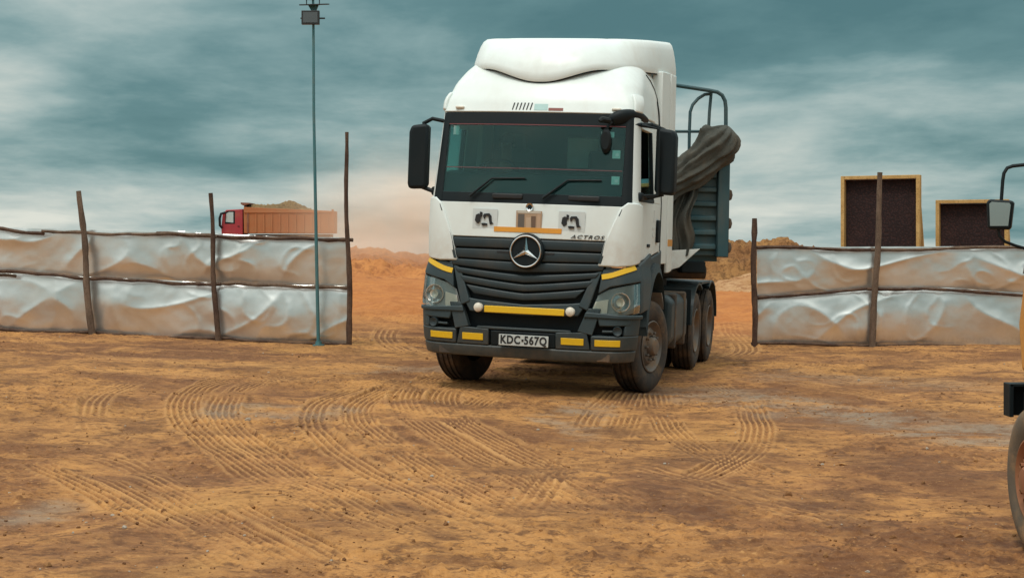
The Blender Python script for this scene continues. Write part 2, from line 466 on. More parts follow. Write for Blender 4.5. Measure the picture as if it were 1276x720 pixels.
def build_ground():
    xs = [-900, -500, -280, -160, -95, -60, -40, -28, -20, -15, -12, -10.4]
    xs += list(np.arange(-9.4, -4.4, 0.030)) + list(np.arange(-4.4, 4.4, 0.0125)) + list(np.arange(4.4, 9.4, 0.030))
    xs += [10.4, 12, 15, 20, 28, 40, 60, 95, 160, 280, 500, 900]
    ys = [-60, -30, -15, -8, -3, 0, 2, 4, 5.2, 6.0, 6.5]
    y = 6.8
    while y < 27:
        ys.append(y); y += 0.0135 if y < 9 else 0.0135 + (y - 9) * 0.0018
    ys += list(np.linspace(27, 60, 120)) + [64, 70, 78, 88, 100, 115, 130, 150, 180, 220, 280, 360, 480, 650, 900, 1300]
    xs = np.array(xs); ys = np.array(ys)
    nx, ny = len(xs), len(ys)
    X, Y = np.meshgrid(xs, ys); X = X.ravel(); Y = Y.ravel()
    Z = gz(X, Y)
    near = (1 - sstep(26, 45, Y)) * (1 - sstep(9.2, 14, np.abs(X)))
    far = (1 - near)
    # rough, driven-over soil; flattened crust with broken edges
    warp = fbm(X, Y, 0.5, 2, 0.5, 40) * 0.6
    rough = fbm(X + warp, Y * 1.25, 0.45, 3, 0.55, 3)
    patch = sstep(-0.25, 0.45, fbm(X, Y, 0.35, 3, 0.5, 9))            # where the soil is churned
    r1 = fbm(X + warp * 0.4, Y * 1.5, 1.7, 3, 0.55, 21)
    r2 = fbm(X, Y * 1.15, 5.2, 3, 0.58, 31)
    crumb = np.maximum(fbm(X, Y, 13.0, 2, 0.6, 51) - 0.15, 0)
    terr = r2 + 0.6 * np.abs(fbm(X, Y * 1.6, 2.6, 2, 0.5, 61))
    h = 0.030 * rough + 0.011 * r1 + 0.0085 * terr * (0.35 + 1.1 * patch) + 0.018 * crumb * (0.25 + patch)
    loose = np.full(X.shape, 0.5)
    # tyre tracks pressed into the soil
    for (pts, wid, ribs, dep, mode) in TRACKS:
        W = spline([gpt(*q) for q in pts], 0.04)
        seg = np.gradient(W, axis=0); seg /= np.linalg.norm(seg, axis=1)[:, None]
        nrm = np.stack([-seg[:, 1], seg[:, 0]], 1)
        s_arc = np.concatenate([[0], np.cumsum(np.linalg.norm(np.diff(W, axis=0), axis=1))])
        pad = wid
        idx = np.where((X > W[:, 0].min() - pad) & (X < W[:, 0].max() + pad) & (Y > W[:, 1].min() - pad) & (Y < W[:, 1].max() + pad))[0]
        for ch in np.array_split(idx, max(1, len(idx) // 20000)):
            if len(ch) == 0: continue
            dx = X[ch][:, None] - W[None, :, 0]; dy = Y[ch][:, None] - W[None, :, 1]
            j = np.argmin(dx * dx + dy * dy, axis=1); a = np.arange(len(ch))
            lat = dx[a, j] * nrm[j, 0] + dy[a, j] * nrm[j, 1]
            al = s_arc[j] + dx[a, j] * seg[j, 0] + dy[a, j] * seg[j, 1]
            L = s_arc[-1]
            inside = (al > -0.02) & (al < L + 0.02)
            wob = fbm(X[ch], Y[ch], 1.3, 2, 0.5, 71) * 0.012
            q = (lat + wob) / wid
            prof = sstep(0.54, 0.47, np.abs(q))
            brk = np.clip(0.62 + 1.25 * fbm(X[ch], Y[ch], 0.7, 4, 0.62, 81), 0.05, 1)         # worn away in places
            if mode == 3: brk = np.clip(0.85 + 1.1 * fbm(X[ch], Y[ch], 0.7, 4, 0.62, 81), 0.1, 1)
            fade = sstep(0, 1.2, al) * sstep(0, 1.6, L - al) * brk * inside
            rib = np.cos(2 * np.pi * (q * ribs))
            lug = np.cos(2 * np.pi * al / 0.075 + 3 * np.sin(q * 6.28))
            if mode == 2:
                rib = np.cos(2 * np.pi * (al / 0.11 + np.abs(q) * 1.6))
            relief = np.tanh(1.6 * rib) * (0.86 + 0.14 * lug)
            berm = np.exp(-((np.abs(q) - 0.58) / 0.07) ** 2)
            h[ch] = h[ch] * (1 - 0.75 * prof * fade) + fade * (prof * (dep * 0.60 * relief - dep * 0.30) + berm * dep * 0.45)
            loose[ch] += fade * (prof * 0.46 * relief + 0.25 * berm)
    # damp soil and stone dust
    damp = np.zeros_like(X); grey = np.zeros_like(X)
    nr = (Y > 6) & (Y < 27) & (np.abs(X) < 9.5)
    xn, yn = X[nr], Y[nr]
    jx = fbm(xn, yn, 0.9, 3, 0.6, 91) * 0.35; jy = fbm(xn, yn, 0.9, 3, 0.6, 95) * 0.35
    xn2, yn2 = xn + jx, yn + jy
    D = np.zeros_like(xn)
    for pts, w, a in (([(690, 588), (800, 592), (900, 612)], 0.40, 0.75), ([(840, 634), (980, 642), (1100, 662), (1180, 672)], 0.42, 0.95),
                      ([(1090, 655), (1200, 676), (1320, 690)], 0.30, 1.0), ([(1180, 672), (1320, 668)], 0.22, 1.0),
                      ([(985, 715), (1040, 712)], 0.22, 0.85), ([(940, 556), (1100, 572), (1210, 585)], 0.75, 0.6), ([(0, 700), (120, 690), (240, 700)], 0.5, 0.5), ([(0, 500), (110, 505)], 0.7, 0.4),
                      ([(20, 690), (130, 676), (180, 680)], 0.25, 0.45), ([(470, 660), (560, 650)], 0.18, 0.4), ([(330, 640), (370, 655)], 0.14, 0.5),
                      ([(590, 476), (700, 482), (790, 488)], 0.4, 0.35), ([(340, 520), (380, 530)], 0.25, 0.5), ([(540, 580), (620, 600)], 0.25, 0.4),
                      ([(280, 534), (360, 536)], 0.18, 0.45), ([(0, 470), (120, 468)], 0.5, 0.35), ([(130, 432), (300, 438), (420, 446)], 0.8, 0.40)):
        D = np.maximum(D, a * smear(xn2, yn2, pts, w, 0.55))
    G = np.zeros_like(xn)
    for pts, w, a in (([(880, 490), (980, 505), (1100, 524), (1250, 545)], 0.75, 0.75), ([(290, 516), (370, 512)], 0.42, 0.65), ([(0, 640), (70, 632)], 0.22, 0.55),
                      ([(1000, 470), (1180, 480)], 0.8, 0.35), ([(440, 462), (560, 460)], 0.3, 0.5), ([(725, 500), (700, 540)], 0.2, 0.6)):
        G = np.maximum(G, a * smear(xn2, yn2, pts, w, 0.6))
    brk = np.clip(0.62 + 0.9 * fbm(xn, yn * 1.4, 1.6, 4, 0.65, 101), 0, 1)
    damp[nr] = D * brk; grey[nr] = G * np.clip(0.6 + 0.9 * fbm(xn, yn * 2, 1.3, 4, 0.65, 111), 0, 1)
    h[nr] += 0.010 * D * np.abs(fbm(xn, yn, 4.0, 3, 0.6, 121)) + 0.004 * G * fbm(xn, yn, 16.0, 2, 0.6, 131)
    # soil lips against the fences and low banks beyond
    Z = Z + h * near
    bank = fbm(X, Y, 0.05, 4, 0.5, 141)
    Z += far * sstep(27, 50, Y) * (0.10 * bank) * (1 - sstep(200, 400, Y))
    Z += sstep(25.5, 30, Y) * (1 - sstep(60, 90, Y)) * (0.07 * fbm(X, Y * 0.8, 0.55, 4, 0.55, 145) + 0.05 * np.maximum(fbm(X, Y, 1.7, 3, 0.6, 147), 0))
    Z += 0.16 * np.exp(-((Y - 33) / 2.2) ** 2) * sstep(-8, -4, X) * sstep(1, -1, X) * (0.6 + 0.8 * fbm(X, Y, 0.6, 3, 0.5, 151))
    me = bpy.data.meshes.new('ground')
    me.vertices.add(nx * ny)
    me.vertices.foreach_set('co', np.stack([X, Y, Z], 1).astype(np.float32).ravel())
    ii = (np.arange(ny - 1)[:, None] * nx + np.arange(nx - 1)[None, :]).ravel()
    quads = np.stack([ii, ii + 1, ii + nx + 1, ii + nx], 1).astype(np.int32)
    nq = len(quads)
    me.loops.add(nq * 4); me.polygons.add(nq)
    me.loops.foreach_set('vertex_index', quads.ravel())
    me.polygons.foreach_set('loop_start', np.arange(nq, dtype=np.int32) * 4)
    me.polygons.foreach_set('use_smooth', np.ones(nq, dtype=bool))
    me.update()
    at = me.attributes.new('tone', 'FLOAT_COLOR', 'POINT')
    colr = np.stack([np.clip(damp, 0, 1), np.clip(grey, 0, 1), np.clip(loose, 0, 1), np.ones_like(damp)], 1).astype(np.float32)
    at.data.foreach_set('color', colr.ravel())
    me.materials.append(ground_material())
    o = bpy.data.objects.new('ground', me); COL.objects.link(o)
    tag(o, 'orange brown dirt yard marked with curved tyre tracks', 'ground', kind='structure')
    # height lookup for things that stand on it
    return xs, ys, Z.reshape(ny, nx)
GX, GY, GZ = build_ground()
def ground_at(x, y):
    i = int(np.clip(np.searchsorted(GX, x) - 1, 0, len(GX) - 2)); j = int(np.clip(np.searchsorted(GY, y) - 1, 0, len(GY) - 2))
    return float(GZ[j, i])

def build_stones():
    """loose clods and pebbles lying on the yard, one joined mesh"""
    ico = []
    t = (1 + 5 ** 0.5) / 2
    iv = np.array([(-1, t, 0), (1, t, 0), (-1, -t, 0), (1, -t, 0), (0, -1, t), (0, 1, t), (0, -1, -t), (0, 1, -t), (t, 0, -1), (t, 0, 1), (-t, 0, -1), (-t, 0, 1)]) / 1.9
    fc = np.array([(0, 11, 5), (0, 5, 1), (0, 1, 7), (0, 7, 10), (0, 10, 11), (1, 5, 9), (5, 11, 4), (11, 10, 2), (10, 7, 6), (7, 1, 8), (3, 9, 4), (3, 4, 2), (3, 2, 6), (3, 6, 8), (3, 8, 9), (4, 9, 5), (2, 4, 11), (6, 2, 10), (8, 6, 7), (9, 8, 1)])
    rs = np.random.RandomState(5)
    V = []; Fc = []; n = 0
    while n < 4200:
        y = 6.9 + (rs.rand() ** 1.3) * 17.5
        x = (rs.rand() * 2 - 1) * (0.36 * y + 0.6)
        cl = float(fbm(np.array([x]), np.array([y]), 0.7, 3, 0.6, 161)[0])
        if rs.rand() > 0.25 + 1.4 * max(cl, 0): continue
        s = 0.005 + 0.009 * rs.rand() ** 3 + (0.016 * rs.rand() if rs.rand() < 0.03 else 0)
        v = iv * (s * (0.6 + 0.8 * rs.rand(1, 3))) * (0.75 + 0.5 * rs.rand(12, 1))
        a = rs.rand() * 6.28; c, d = math.cos(a), math.sin(a)
        v = np.stack([v[:, 0] * c - v[:, 1] * d, v[:, 0] * d + v[:, 1] * c, v[:, 2] * 0.8], 1)
        v += np.array([x, y, ground_at(x, y) + s * 0.25])
        V.append(v); Fc.append(fc + 12 * n); n += 1
    me = bpy.data.meshes.new('loose_stones')
    me.from_pydata(np.vstack(V).tolist(), [], np.vstack(Fc).tolist()); me.update()
    m, k, out = new_mat('clods')
    g = k.new('ShaderNodeNewGeometry')
    c = k.mix(g.outputs['Random Per Island'], (0.14, 0.065, 0.030), (0.40, 0.20, 0.08))
    c = k.mix(k.mapr(g.outputs['Random Per Island'], 0.93, 0.95), c, (0.36, 0.30, 0.24))
    pbsdf(k, out, c, 0.95, 0, 0.2)
    o = put('loose_stones', me, None, m, smooth=False)
    tag(o, 'small clods and pebbles scattered over the dirt yard', 'stones', kind='stuff')
build_stones()

# ------------------------------------------------------------------ far mounds of soil
def soil_mat(name, c1, c2, c3, sc=1.5, bump=0.25):
    m, k, out = new_mat(name)
    p = k.new('ShaderNodeNewGeometry').outputs['Position']
    a = k.noise(p, sc, 6, 0.65); b = k.noise(p, sc * 6, 4, 0.65)
    c = k.mix(k.mapr(a, 0.35, 0.66), c1, c2)
    c = k.mix(k.mapr(b, 0.55, 0.35, 0, 0.7), c, c3)
    pbsdf(k, out, c, 0.97, 0, 0.1, 0, k.bump(k.math('ADD', a, b), 0.8, bump))
    return m
def mound(name, label, prof, Y, depth, mat, seed, rough=0.25, sink=0.4, n=150, m=46):
    """prof: photo pixels of its skyline at distance Y"""
    px = np.array([q[0] for q in prof], float); py = np.array([q[1] for q in prof], float)
    P = np.linspace(px[0], px[-1], n)
    top = np.interp(P, px, py)
    V = []
    for j in range(m):
        v = j / (m - 1) * 2 - 1
        fall = max(0.0, 1 - abs(v)) ** 0.8
        yy = Y + v * depth
        for i in range(n):
            x = xat(P[i], Y)
            g = gzf(x, yy)
            hz = zat(top[i], Y) - g
            V.append((x, yy, g - sink + (hz + sink) * fall))
    V = np.array(V)
    hh = V[:, 2] - gz(V[:, 0], V[:, 1])
    w = np.clip((hh + 0.1) * 2, 0, 1)
    V[:, 2] += w * rough * (fbm(V[:, 0], V[:, 1], 0.5, 4, 0.6, seed) + 0.5 * fbm(V[:, 0], V[:, 1], 2.0, 3, 0.6, seed + 7))
    F = [(j * n + i, j * n + i + 1, (j + 1) * n + i + 1, (j + 1) * n + i) for j in range(m - 1) for i in range(n - 1)]
    me = bpy.data.meshes.new(name); me.from_pydata(V.tolist(), [], F); me.update()
    o = put(name, me, None, mat, angle=80)
    tag(o, label, 'mound', kind='structure')
    return o
SOIL_BROWN = soil_mat('soil_brown', (0.24, 0.11, 0.045), (0.36, 0.18, 0.065), (0.09, 0.042, 0.02), 0.7)
SOIL_RED = soil_mat('soil_red', (0.42, 0.165, 0.06), (0.52, 0.22, 0.075), (0.25, 0.09, 0.04), 0.25)
SOIL_PALE = soil_mat('soil_pale', (0.42, 0.22, 0.10), (0.54, 0.32, 0.17), (0.28, 0.12, 0.05), 0.8)
mound('earth_mound', 'rough brown soil heap behind the right fence beside the trailer', [(760, 356), (800, 322), (850, 303), (890, 301), (925, 300), (942, 293), (960, 287), (975, 291), (990, 303), (1030, 316), (1090, 342)], 63, 8.0, SOIL_BROWN, 201, 0.42)
mound('earth_mound', 'low pale spoil bank at the foot of the brown heap', [(780, 362), (860, 352), (905, 347), (935, 343), (990, 350), (1060, 362)], 54, 1.6, SOIL_PALE, 221, 0.10, 0.25, 120, 24)
mound('earth_mound', 'reddish haul road embankment seen through the dust by the cab', [(-420, 322), (-300, 309), (0, 307), (250, 307), (400, 308), (438, 312), (452, 309), (470, 309), (492, 313), (512, 314), (530, 321), (548, 316), (570, 324), (640, 342)], 119, 11, SOIL_RED, 241, 0.38, 0.8, 300, 46)
mound('earth_mound', 'low orange bank crossing the gap beside the left fence', [(360, 340), (430, 326), (450, 325), (480, 328), (520, 334), (560, 341), (620, 350)], 92, 6, SOIL_RED, 261, 0.32, 0.5)

# ------------------------------------------------------------------ fences
def wood_mat(name, a, b):
    m, k, out = new_mat(name)
    p = k.new('ShaderNodeTexCoord').outputs['Object']
    n1 = k.noise(k.vmath('MULTIPLY', p, (1, 1, 0.5)), 6, 5, 0.65); n2 = k.noise(p, 45, 4, 0.6)
    c = k.mix(k.mapr(n1, 0.35, 0.68), a, b)
    c = k.mix(k.mapr(n2, 0.5, 0.3, 0, 0.6), c, tuple(x * 0.4 for x in a))
    pbsdf(k, out, c, 0.85, 0, 0.25, 0, k.bump(n2, 0.7, 0.01))
    return m
BARK = wood_mat('bark', (0.065, 0.036, 0.026), (0.135, 0.082, 0.055))
BARK_PALE = wood_mat('bark_pale', (0.11, 0.072, 0.05), (0.20, 0.135, 0.095))

def foil_mat():
    m, k, out = new_mat('bare_metal_sheet')
    p = k.new('ShaderNodeTexCoord').outputs['Object']
    n = k.noise(p, 1.4, 5, 0.6); n2 = k.noise(p, 18, 4, 0.6)
    c = k.mix(k.mapr(n, 0.35, 0.7), (0.74, 0.735, 0.70), (0.86, 0.855, 0.83))
    sz = k.new('ShaderNodeSeparateXYZ'); k.l.new(p, sz.inputs[0])
    spl = k.math('MULTIPLY', k.mapr(sz.outputs[2], 0.25, 0.0, 0, 0.6), k.mapr(n2, 0.35, 0.7, 0.2, 1.0))
    pbsdf(k, out, k.mix(k.math('MULTIPLY', spl, 0.5), c, (0.30, 0.21, 0.13)), k.math('MULTIPLY_ADD', n, 0.10, k.math('MULTIPLY_ADD', spl, 0.12, 0.255)), 0.88, 0.5, 0, k.bump(k.noise(p, 3.0, 2, 0.5), 0.15, 0.03))
    return m
FOIL = foil_mat()

def stick(mb, p0, p1, r0, r1, bend=0.03, n=14, seed=0):
    rs = random.Random(seed)
    p0, p1 = Vector(p0), Vector(p1)
    ph, ph2 = rs.random() * 6.28, rs.random() * 6.28
    pts = []; rad = []
    for i in range(n + 1):
        t = i / n
        p = p0.lerp(p1, t)
        e = math.sin(math.pi * t)
        off = Vector((math.sin(t * 7 + ph), 0.4 * math.sin(t * 5 + ph2), math.sin(t * 9 + ph2))) * bend * (0.3 + 0.7 * e)
        pts.append(p + off); rad.append((r0 + (r1 - r0) * t) * (1 + 0.12 * rs.uniform(-1, 1)))
    mb.tube(pts, rad, 8, True, 0.06)
    return pts

def metal_sheet(parent, xa, xb, ypos, zlo, zhi, seed, amp, tilt, origin, dense=0.03, sags=()):
    """thin crumpled sheet between two height lines; amp = belly, tilt = top leaning back"""
    nx = int((xb - xa) / dense) + 1; nz = 44
    u = np.linspace(xa, xb, nx); v = np.linspace(0, 1, nz)
    U, Vv = np.meshgrid(u, v); U = U.ravel(); Vv = Vv.ravel()
    lo = np.array([zlo(x) for x in u]); hi = np.array([zhi(x) for x in u])
    Z = np.tile(lo, nz) * (1 - Vv) + np.tile(hi, nz) * Vv
    hem = np.sin(np.pi * Vv)
    big = fbm(U, Z, 0.42, 2, 0.5, seed)
    belly = amp * (hem ** 0.8) * (0.75 + 0.9 * big)
    # folds: ridged noise along slanted directions
    a1 = U * 0.8 + Z * 0.75; b1 = -U * 0.55 + Z * 0.8
    rid = 1 - np.abs(perlin(a1 * 0.74, b1 * 0.48, seed + 3)) * 2.0
    rid2 = 1 - np.abs(perlin(U * 0.60 - Z * 1.0, U * 0.42 + Z * 0.55, seed + 5)) * 2.0
    dent = fbm(U, Z * 1.3, 0.7, 2, 0.45, seed + 9)
    d = belly + 0.028 * np.clip(rid, 0, 1) ** 3 * (0.4 + 0.6 * hem) + 0.020 * np.clip(rid2, 0, 1) ** 4 * hem + 0.016 * dent * (0.3 + 0.7 * hem)
    rid3 = 1 - np.abs(perlin(U * 1.9 + Z * 1.2, -U * 0.9 + Z * 2.1, seed + 21)) * 2.0
    d += 0.009 * np.clip(rid3, 0, 1) ** 4 * np.clip(big * 2 + 0.3, 0, 1)
    d += tilt * (1 - Vv)
    d += 0.003 * fbm(U, Z, 4.0, 2, 0.5, seed + 13)
    for (sx, sw, sh) in sags:                                        # torn or drooping top edge
        Z -= sh * np.exp(-((U - sx) / sw) ** 2) * sstep(0.8, 1.0, Vv)
    Yv = np.array([ypos(x) for x in u]); Y0 = np.tile(Yv, nz)
    front = np.stack([U, Y0 - d, Z], 1) - np.array(origin)
    back = front + np.array([0, 0.0025, 0])
    V = np.vstack([front, back]); N = nx * nz
    ii = (np.arange(nz - 1)[:, None] * nx + np.arange(nx - 1)[None, :]).ravel()
    q1 = np.stack([ii, ii + 1, ii + nx + 1, ii + nx], 1); q2 = np.stack([ii + N, ii + nx + N, ii + nx + 1 + N, ii + 1 + N], 1)
    rim = list(range(nx)) + [nx * j + nx - 1 for j in range(1, nz)] + [nx * (nz - 1) + i for i in range(nx - 2, -1, -1)] + [nx * j for j in range(nz - 2, 0, -1)]
    q3 = [(a, a + N, b + N, b) for a, b in zip(rim, rim[1:] + rim[:1])]
    me = bpy.data.meshes.new('metal_sheet'); me.from_pydata(V.tolist(), [], q1.tolist() + q2.tolist() + q3); me.update()
    return put('metal_sheet', me, parent, FOIL, angle=75)

def lin(tab):
    xs_ = [a for a, b in tab]; ys_ = [b for a, b in tab]
    return lambda x: float(np.interp(x, xs_, ys_))

def build_fence_left():
    b0 = gpt(0, 411); b1 = gpt(436, 430)
    sl = (b1[1] - b0[1]) / (b1[0] - b0[0])
    yl = lambda x: b1[1] + (x - b1[0]) * sl
    org = (b1[0], b1[1], gzf(*b1))
    root = empty('sheet_metal_fence', org)
    tag(root, 'crumpled bare metal sheet fence on rough poles left of the truck', 'fence', 'sheet metal fences either side of the entrance')
    O = Vector(org)
    def P(px, py, dy=0.0):
        x = xat(px, 22.5)
        for _ in range(4): x = xat(px, yl(x) + dy)
        return Vector((x, yl(x) + dy, zat(py, yl(x) + dy)))
    X0, X1 = -10.6, b1[0]
    top = lin([(P(-180, 279).x, P(-180, 279).z + 0), (P(0, 286).x, P(0, 286).z), (P(436, 299).x, P(436, 299).z)])
    mid = lin([(P(-180, 336).x, P(-180, 336).z), (P(0, 342).x, P(0, 342).z), (P(60, 344).x, P(60, 344).z), (P(270, 354).x, P(270, 354).z), (P(436, 358).x, P(436, 358).z)])
    bot = lin([(P(-180, 404).x, P(-180, 404).z), (P(0, 411).x, P(0, 411).z), (P(270, 424).x, P(270, 424).z), (P(436, 430).x, P(436, 430).z)])
    metal_sheet(root, X0, X1 + 0.0, yl, lambda x: mid(x) - 0.05, lambda x: top(x) + 0.035, 301, 0.030, -0.02, org, sags=[(-5.1, 0.25, -0.03), (-3.4, 0.5, 0.02)])
    metal_sheet(root, X0, X1 - 0.02, lambda x: yl(x) - 0.02, lambda x: bot(x) - 0.05, lambda x: mid(x) + 0.02, 333, 0.060, 0.0, org)
    def rail(name, pts, r, seed):
        mb = MB(); path = []; rad = []
        rs = random.Random(seed)
        for i in range(len(pts) - 1):
            for t in np.linspace(0, 1, 9)[:-1]:
                q = Vector(pts[i]).lerp(Vector(pts[i + 1]), float(t))
                path.append(q - O + Vector((0, 0, 0.014 * math.sin(q.x * 3.1 + seed) + 0.008 * math.sin(q.x * 9 + seed))))
                rad.append(r * (1 + 0.18 * rs.uniform(-1, 1)))
        path.append(Vector(pts[-1]) - O); rad.append(r)
        mb.tube(path, rad, 8, True, 0.08)
        return mb.build(name, BARK if seed % 2 else BARK_PALE, root)
    dy = -0.13
    rail('rail', [P(-190, 277, dy), P(-60, 281, dy), P(-4, 284, dy), P(55, 291, dy)], 0.026, 3)
    rail('rail', [P(52, 289, dy - .03), P(110, 291, dy - .03), P(190, 291, dy - .03), P(270, 295, dy - .03)], 0.024, 4)
    rail('rail', [P(195, 292, dy + .02), P(300, 295, dy + .02), P(390, 299, dy + .02), P(440, 299, dy + .02)], 0.028, 5)
    rail('rail', [P(-190, 334, dy), P(-60, 338, dy), P(20, 344, dy)], 0.024, 6)
    rail('rail', [P(-40, 337, dy - .04), P(60, 341, dy - .04), P(115, 347, dy - .04), P(180, 351, dy - .04), P(275, 354, dy - .04)], 0.026, 7)
    rail('rail', [P(240, 353, dy), P(300, 355, dy), P(380, 356, dy), P(438, 359, dy)], 0.027, 8)
    rail('rail', [P(-190, 402, dy), P(-60, 407, dy), P(60, 413, dy), P(200, 419, dy), P(300, 424, dy), P(380, 427, dy), P(436, 430, dy)], 0.024, 9)
    def post(b, t, r0, r1, seed, mat=BARK):
        mb = MB(); p0 = P(b[0], b[1] + 9, -0.2); p1 = P(t[0], t[1], -0.2)
        stick(mb, p0 - O, p1 - O, r0, r1, 0.022, 18, seed)
        return mb.build('post', mat, root)
    post((116, 416), (98, 238), 0.058, 0.040, 11, BARK_PALE)
    post((272, 426), (262, 241), 0.048, 0.030, 13)
    post((435, 431), (432, 165), 0.045, 0.026, 15)
    post((-120, 408), (-130, 250), 0.05, 0.035, 17)
    mb = MB()                                                        # crumpled white scrap caught at the foot of the fence
    return root
build_fence_left()

def build_fence_right():
    b0 = gpt(940, 430); Yr = b0[1]
    yl = lambda x: Yr
    org = (b0[0], Yr, gzf(*b0)); O = Vector(org)
    root = empty('sheet_metal_fence', org)
    tag(root, 'crumpled bare metal sheet fence right of the truck before framed panels', 'fence', 'sheet metal fences either side of the entrance')
    def P(px, py, dy=0.0):
        return Vector((xat(px, Yr + dy), Yr + dy, zat(py, Yr + dy)))
    X0, X1 = P(943, 0).x, 11.6
    tp = lin([(P(940, 310).x, P(940, 310).z), (P(1276, 309).x, P(1276, 309).z)])
    mid = lin([(P(940, 371).x, P(940, 371).z), (P(1090, 361).x, P(1090, 361).z), (P(1180, 360).x, P(1180, 360).z), (P(1276, 367).x, P(1276, 367).z)])
    bot = lambda x: gzf(x, Yr) - 0.02
    metal_sheet(root, X0, X1, yl, lambda x: mid(x) - 0.05, lambda x: tp(x) + 0.03, 377, 0.034, -0.01, org)
    metal_sheet(root, X0, X1, lambda x: Yr - 0.02, bot, lambda x: mid(x) + 0.02, 391, 0.062, 0.0, org)
    def rail(pts, r, seed):
        mb = MB(); path = []; rad = []
        rs = random.Random(seed)
        for i in range(len(pts) - 1):
            for t in np.linspace(0, 1, 9)[:-1]:
                q = Vector(pts[i]).lerp(Vector(pts[i + 1]), float(t))
                path.append(q - O + Vector((0, 0, 0.014 * math.sin(q.x * 2.7 + seed)))); rad.append(r * (1 + 0.18 * rs.uniform(-1, 1)))
        path.append(Vector(pts[-1]) - O); rad.append(r)
        mb.tube(path, rad, 8, True, 0.08)
        return mb.build('rail', BARK if seed % 2 else BARK_PALE, root)
    dy = -0.13
    rail([P(938, 309, dy), P(1000, 309, dy), P(1092, 311, dy)], 0.028, 21)
    rail([P(1085, 312, dy), P(1180, 309, dy), P(1276, 309, dy), P(1420, 311, dy)], 0.026, 24)
    rail([P(938, 372, dy), P(1000, 366, dy), P(1092, 360, dy)], 0.026, 23)
    rail([P(1080, 360, dy - .03), P(1150, 359, dy - .03), P(1220, 365, dy - .03), P(1290, 368, dy - .03), P(1420, 366, dy)], 0.027, 25)
    rail([P(936, 428, dy), P(1090, 430, dy), P(1276, 432, dy), P(1420, 432, dy)], 0.022, 27)
    def post(b, t, r0, r1, seed, mat=BARK):
        mb = MB(); stick(mb, P(b[0], b[1] + 9, -.2) - O, P(t[0], t[1], -.2) - O, r0, r1, 0.018, 18, seed)
        mb.build('post', mat, root)
    post((940, 430), (940, 272), 0.050, 0.045, 31)
    post((1087, 432), (1097, 215), 0.058, 0.042, 33, BARK_PALE)
    post((1330, 434), (1334, 250), 0.05, 0.04, 35)
build_fence_right()

# ------------------------------------------------------------------ framed panels behind the right fence
def panel_mat():
    m, k, out = new_mat('dark_mesh_panel')
    p = k.new('ShaderNodeTexCoord').outputs['Object']
    w = k.new('ShaderNodeTexVoronoi'); w.inputs['Scale'].default_value = 26; k.l.new(p, w.inputs['Vector'])
    n = k.noise(p, 2.5, 4, 0.6)
    c = k.mix(k.mapr(w.outputs[0], 0.2, 0.55), (0.045, 0.018, 0.016), (0.020, 0.009, 0.009))
    c = k.mix(k.mapr(n, 0.5, 0.8, 0, 0.35), c, (0.10, 0.045, 0.035))
    pbsdf(k, out, c, 0.75, 0, 0.3, 0, k.bump(w.outputs[0], 0.6, 0.01))
    return m
TIMBER = wood_mat('new_timber', (0.52, 0.30, 0.105), (0.64, 0.40, 0.16))
PANELM = panel_mat()
def framed_panel(label, x0, x1, ztop, Y, rz, zbot, fw=0.066, dep=0.2):
    cx = (x0 + x1) / 2; w = x1 - x0; g = gzf(cx, Y)
    root = empty('framed_panel', (cx, Y, g), (0, 0, rz))
    tag(root, label, 'panel', 'timber framed panels behind the right fence')
    H = ztop - g; B = zbot - g
    for nm, c, d in (('frame_stile', (-w / 2 + fw / 2, 0, (B + H) / 2), (fw, dep, H - B)), ('frame_stile', (w / 2 - fw / 2, 0, (B + H) / 2), (fw, dep, H - B)),
                     ('frame_rail', (0, 0.002, H - fw / 2), (w - 2 * fw, dep - 0.01, fw)), ('frame_rail', (0, 0.002, B + fw / 2), (w - 2 * fw, dep - 0.01, fw))):
        MB().box(c, d).build(nm, TIMBER, root, bevel=0.006)
    MB().box((0, dep / 2 - 0.03, (B + H) / 2), (w - 2 * fw - 0.004, 0.03, H - B - 2 * fw - 0.004)).build('mesh_panel', PANELM, root)
    for s in (-1, 1):
        MB().box((s * (w / 2 - fw / 2), 0.01, B / 2 - 0.05), (fw * 0.9, 0.08, B + 0.096)).build('leg', TIMBER, root, bevel=0.005)
        MB().tube([(s * (w / 2 - fw / 2), dep / 2 + 0.02, H * 0.8), (s * (w / 2 - fw / 2), 1.1, -0.03)], 0.03, 8).build('brace', TIMBER, root)
YP = 27.6
framed_panel('tall dark panel in a timber frame behind the pale pole', xat(1049, YP), xat(1146, YP), zat(219, YP), YP, R(-25), 0.8)
framed_panel('lower dark panel in a timber frame beside the orange lorry mirror', xat(1168, YP), xat(1255, YP), zat(249, YP), YP, R(-25), 0.8)

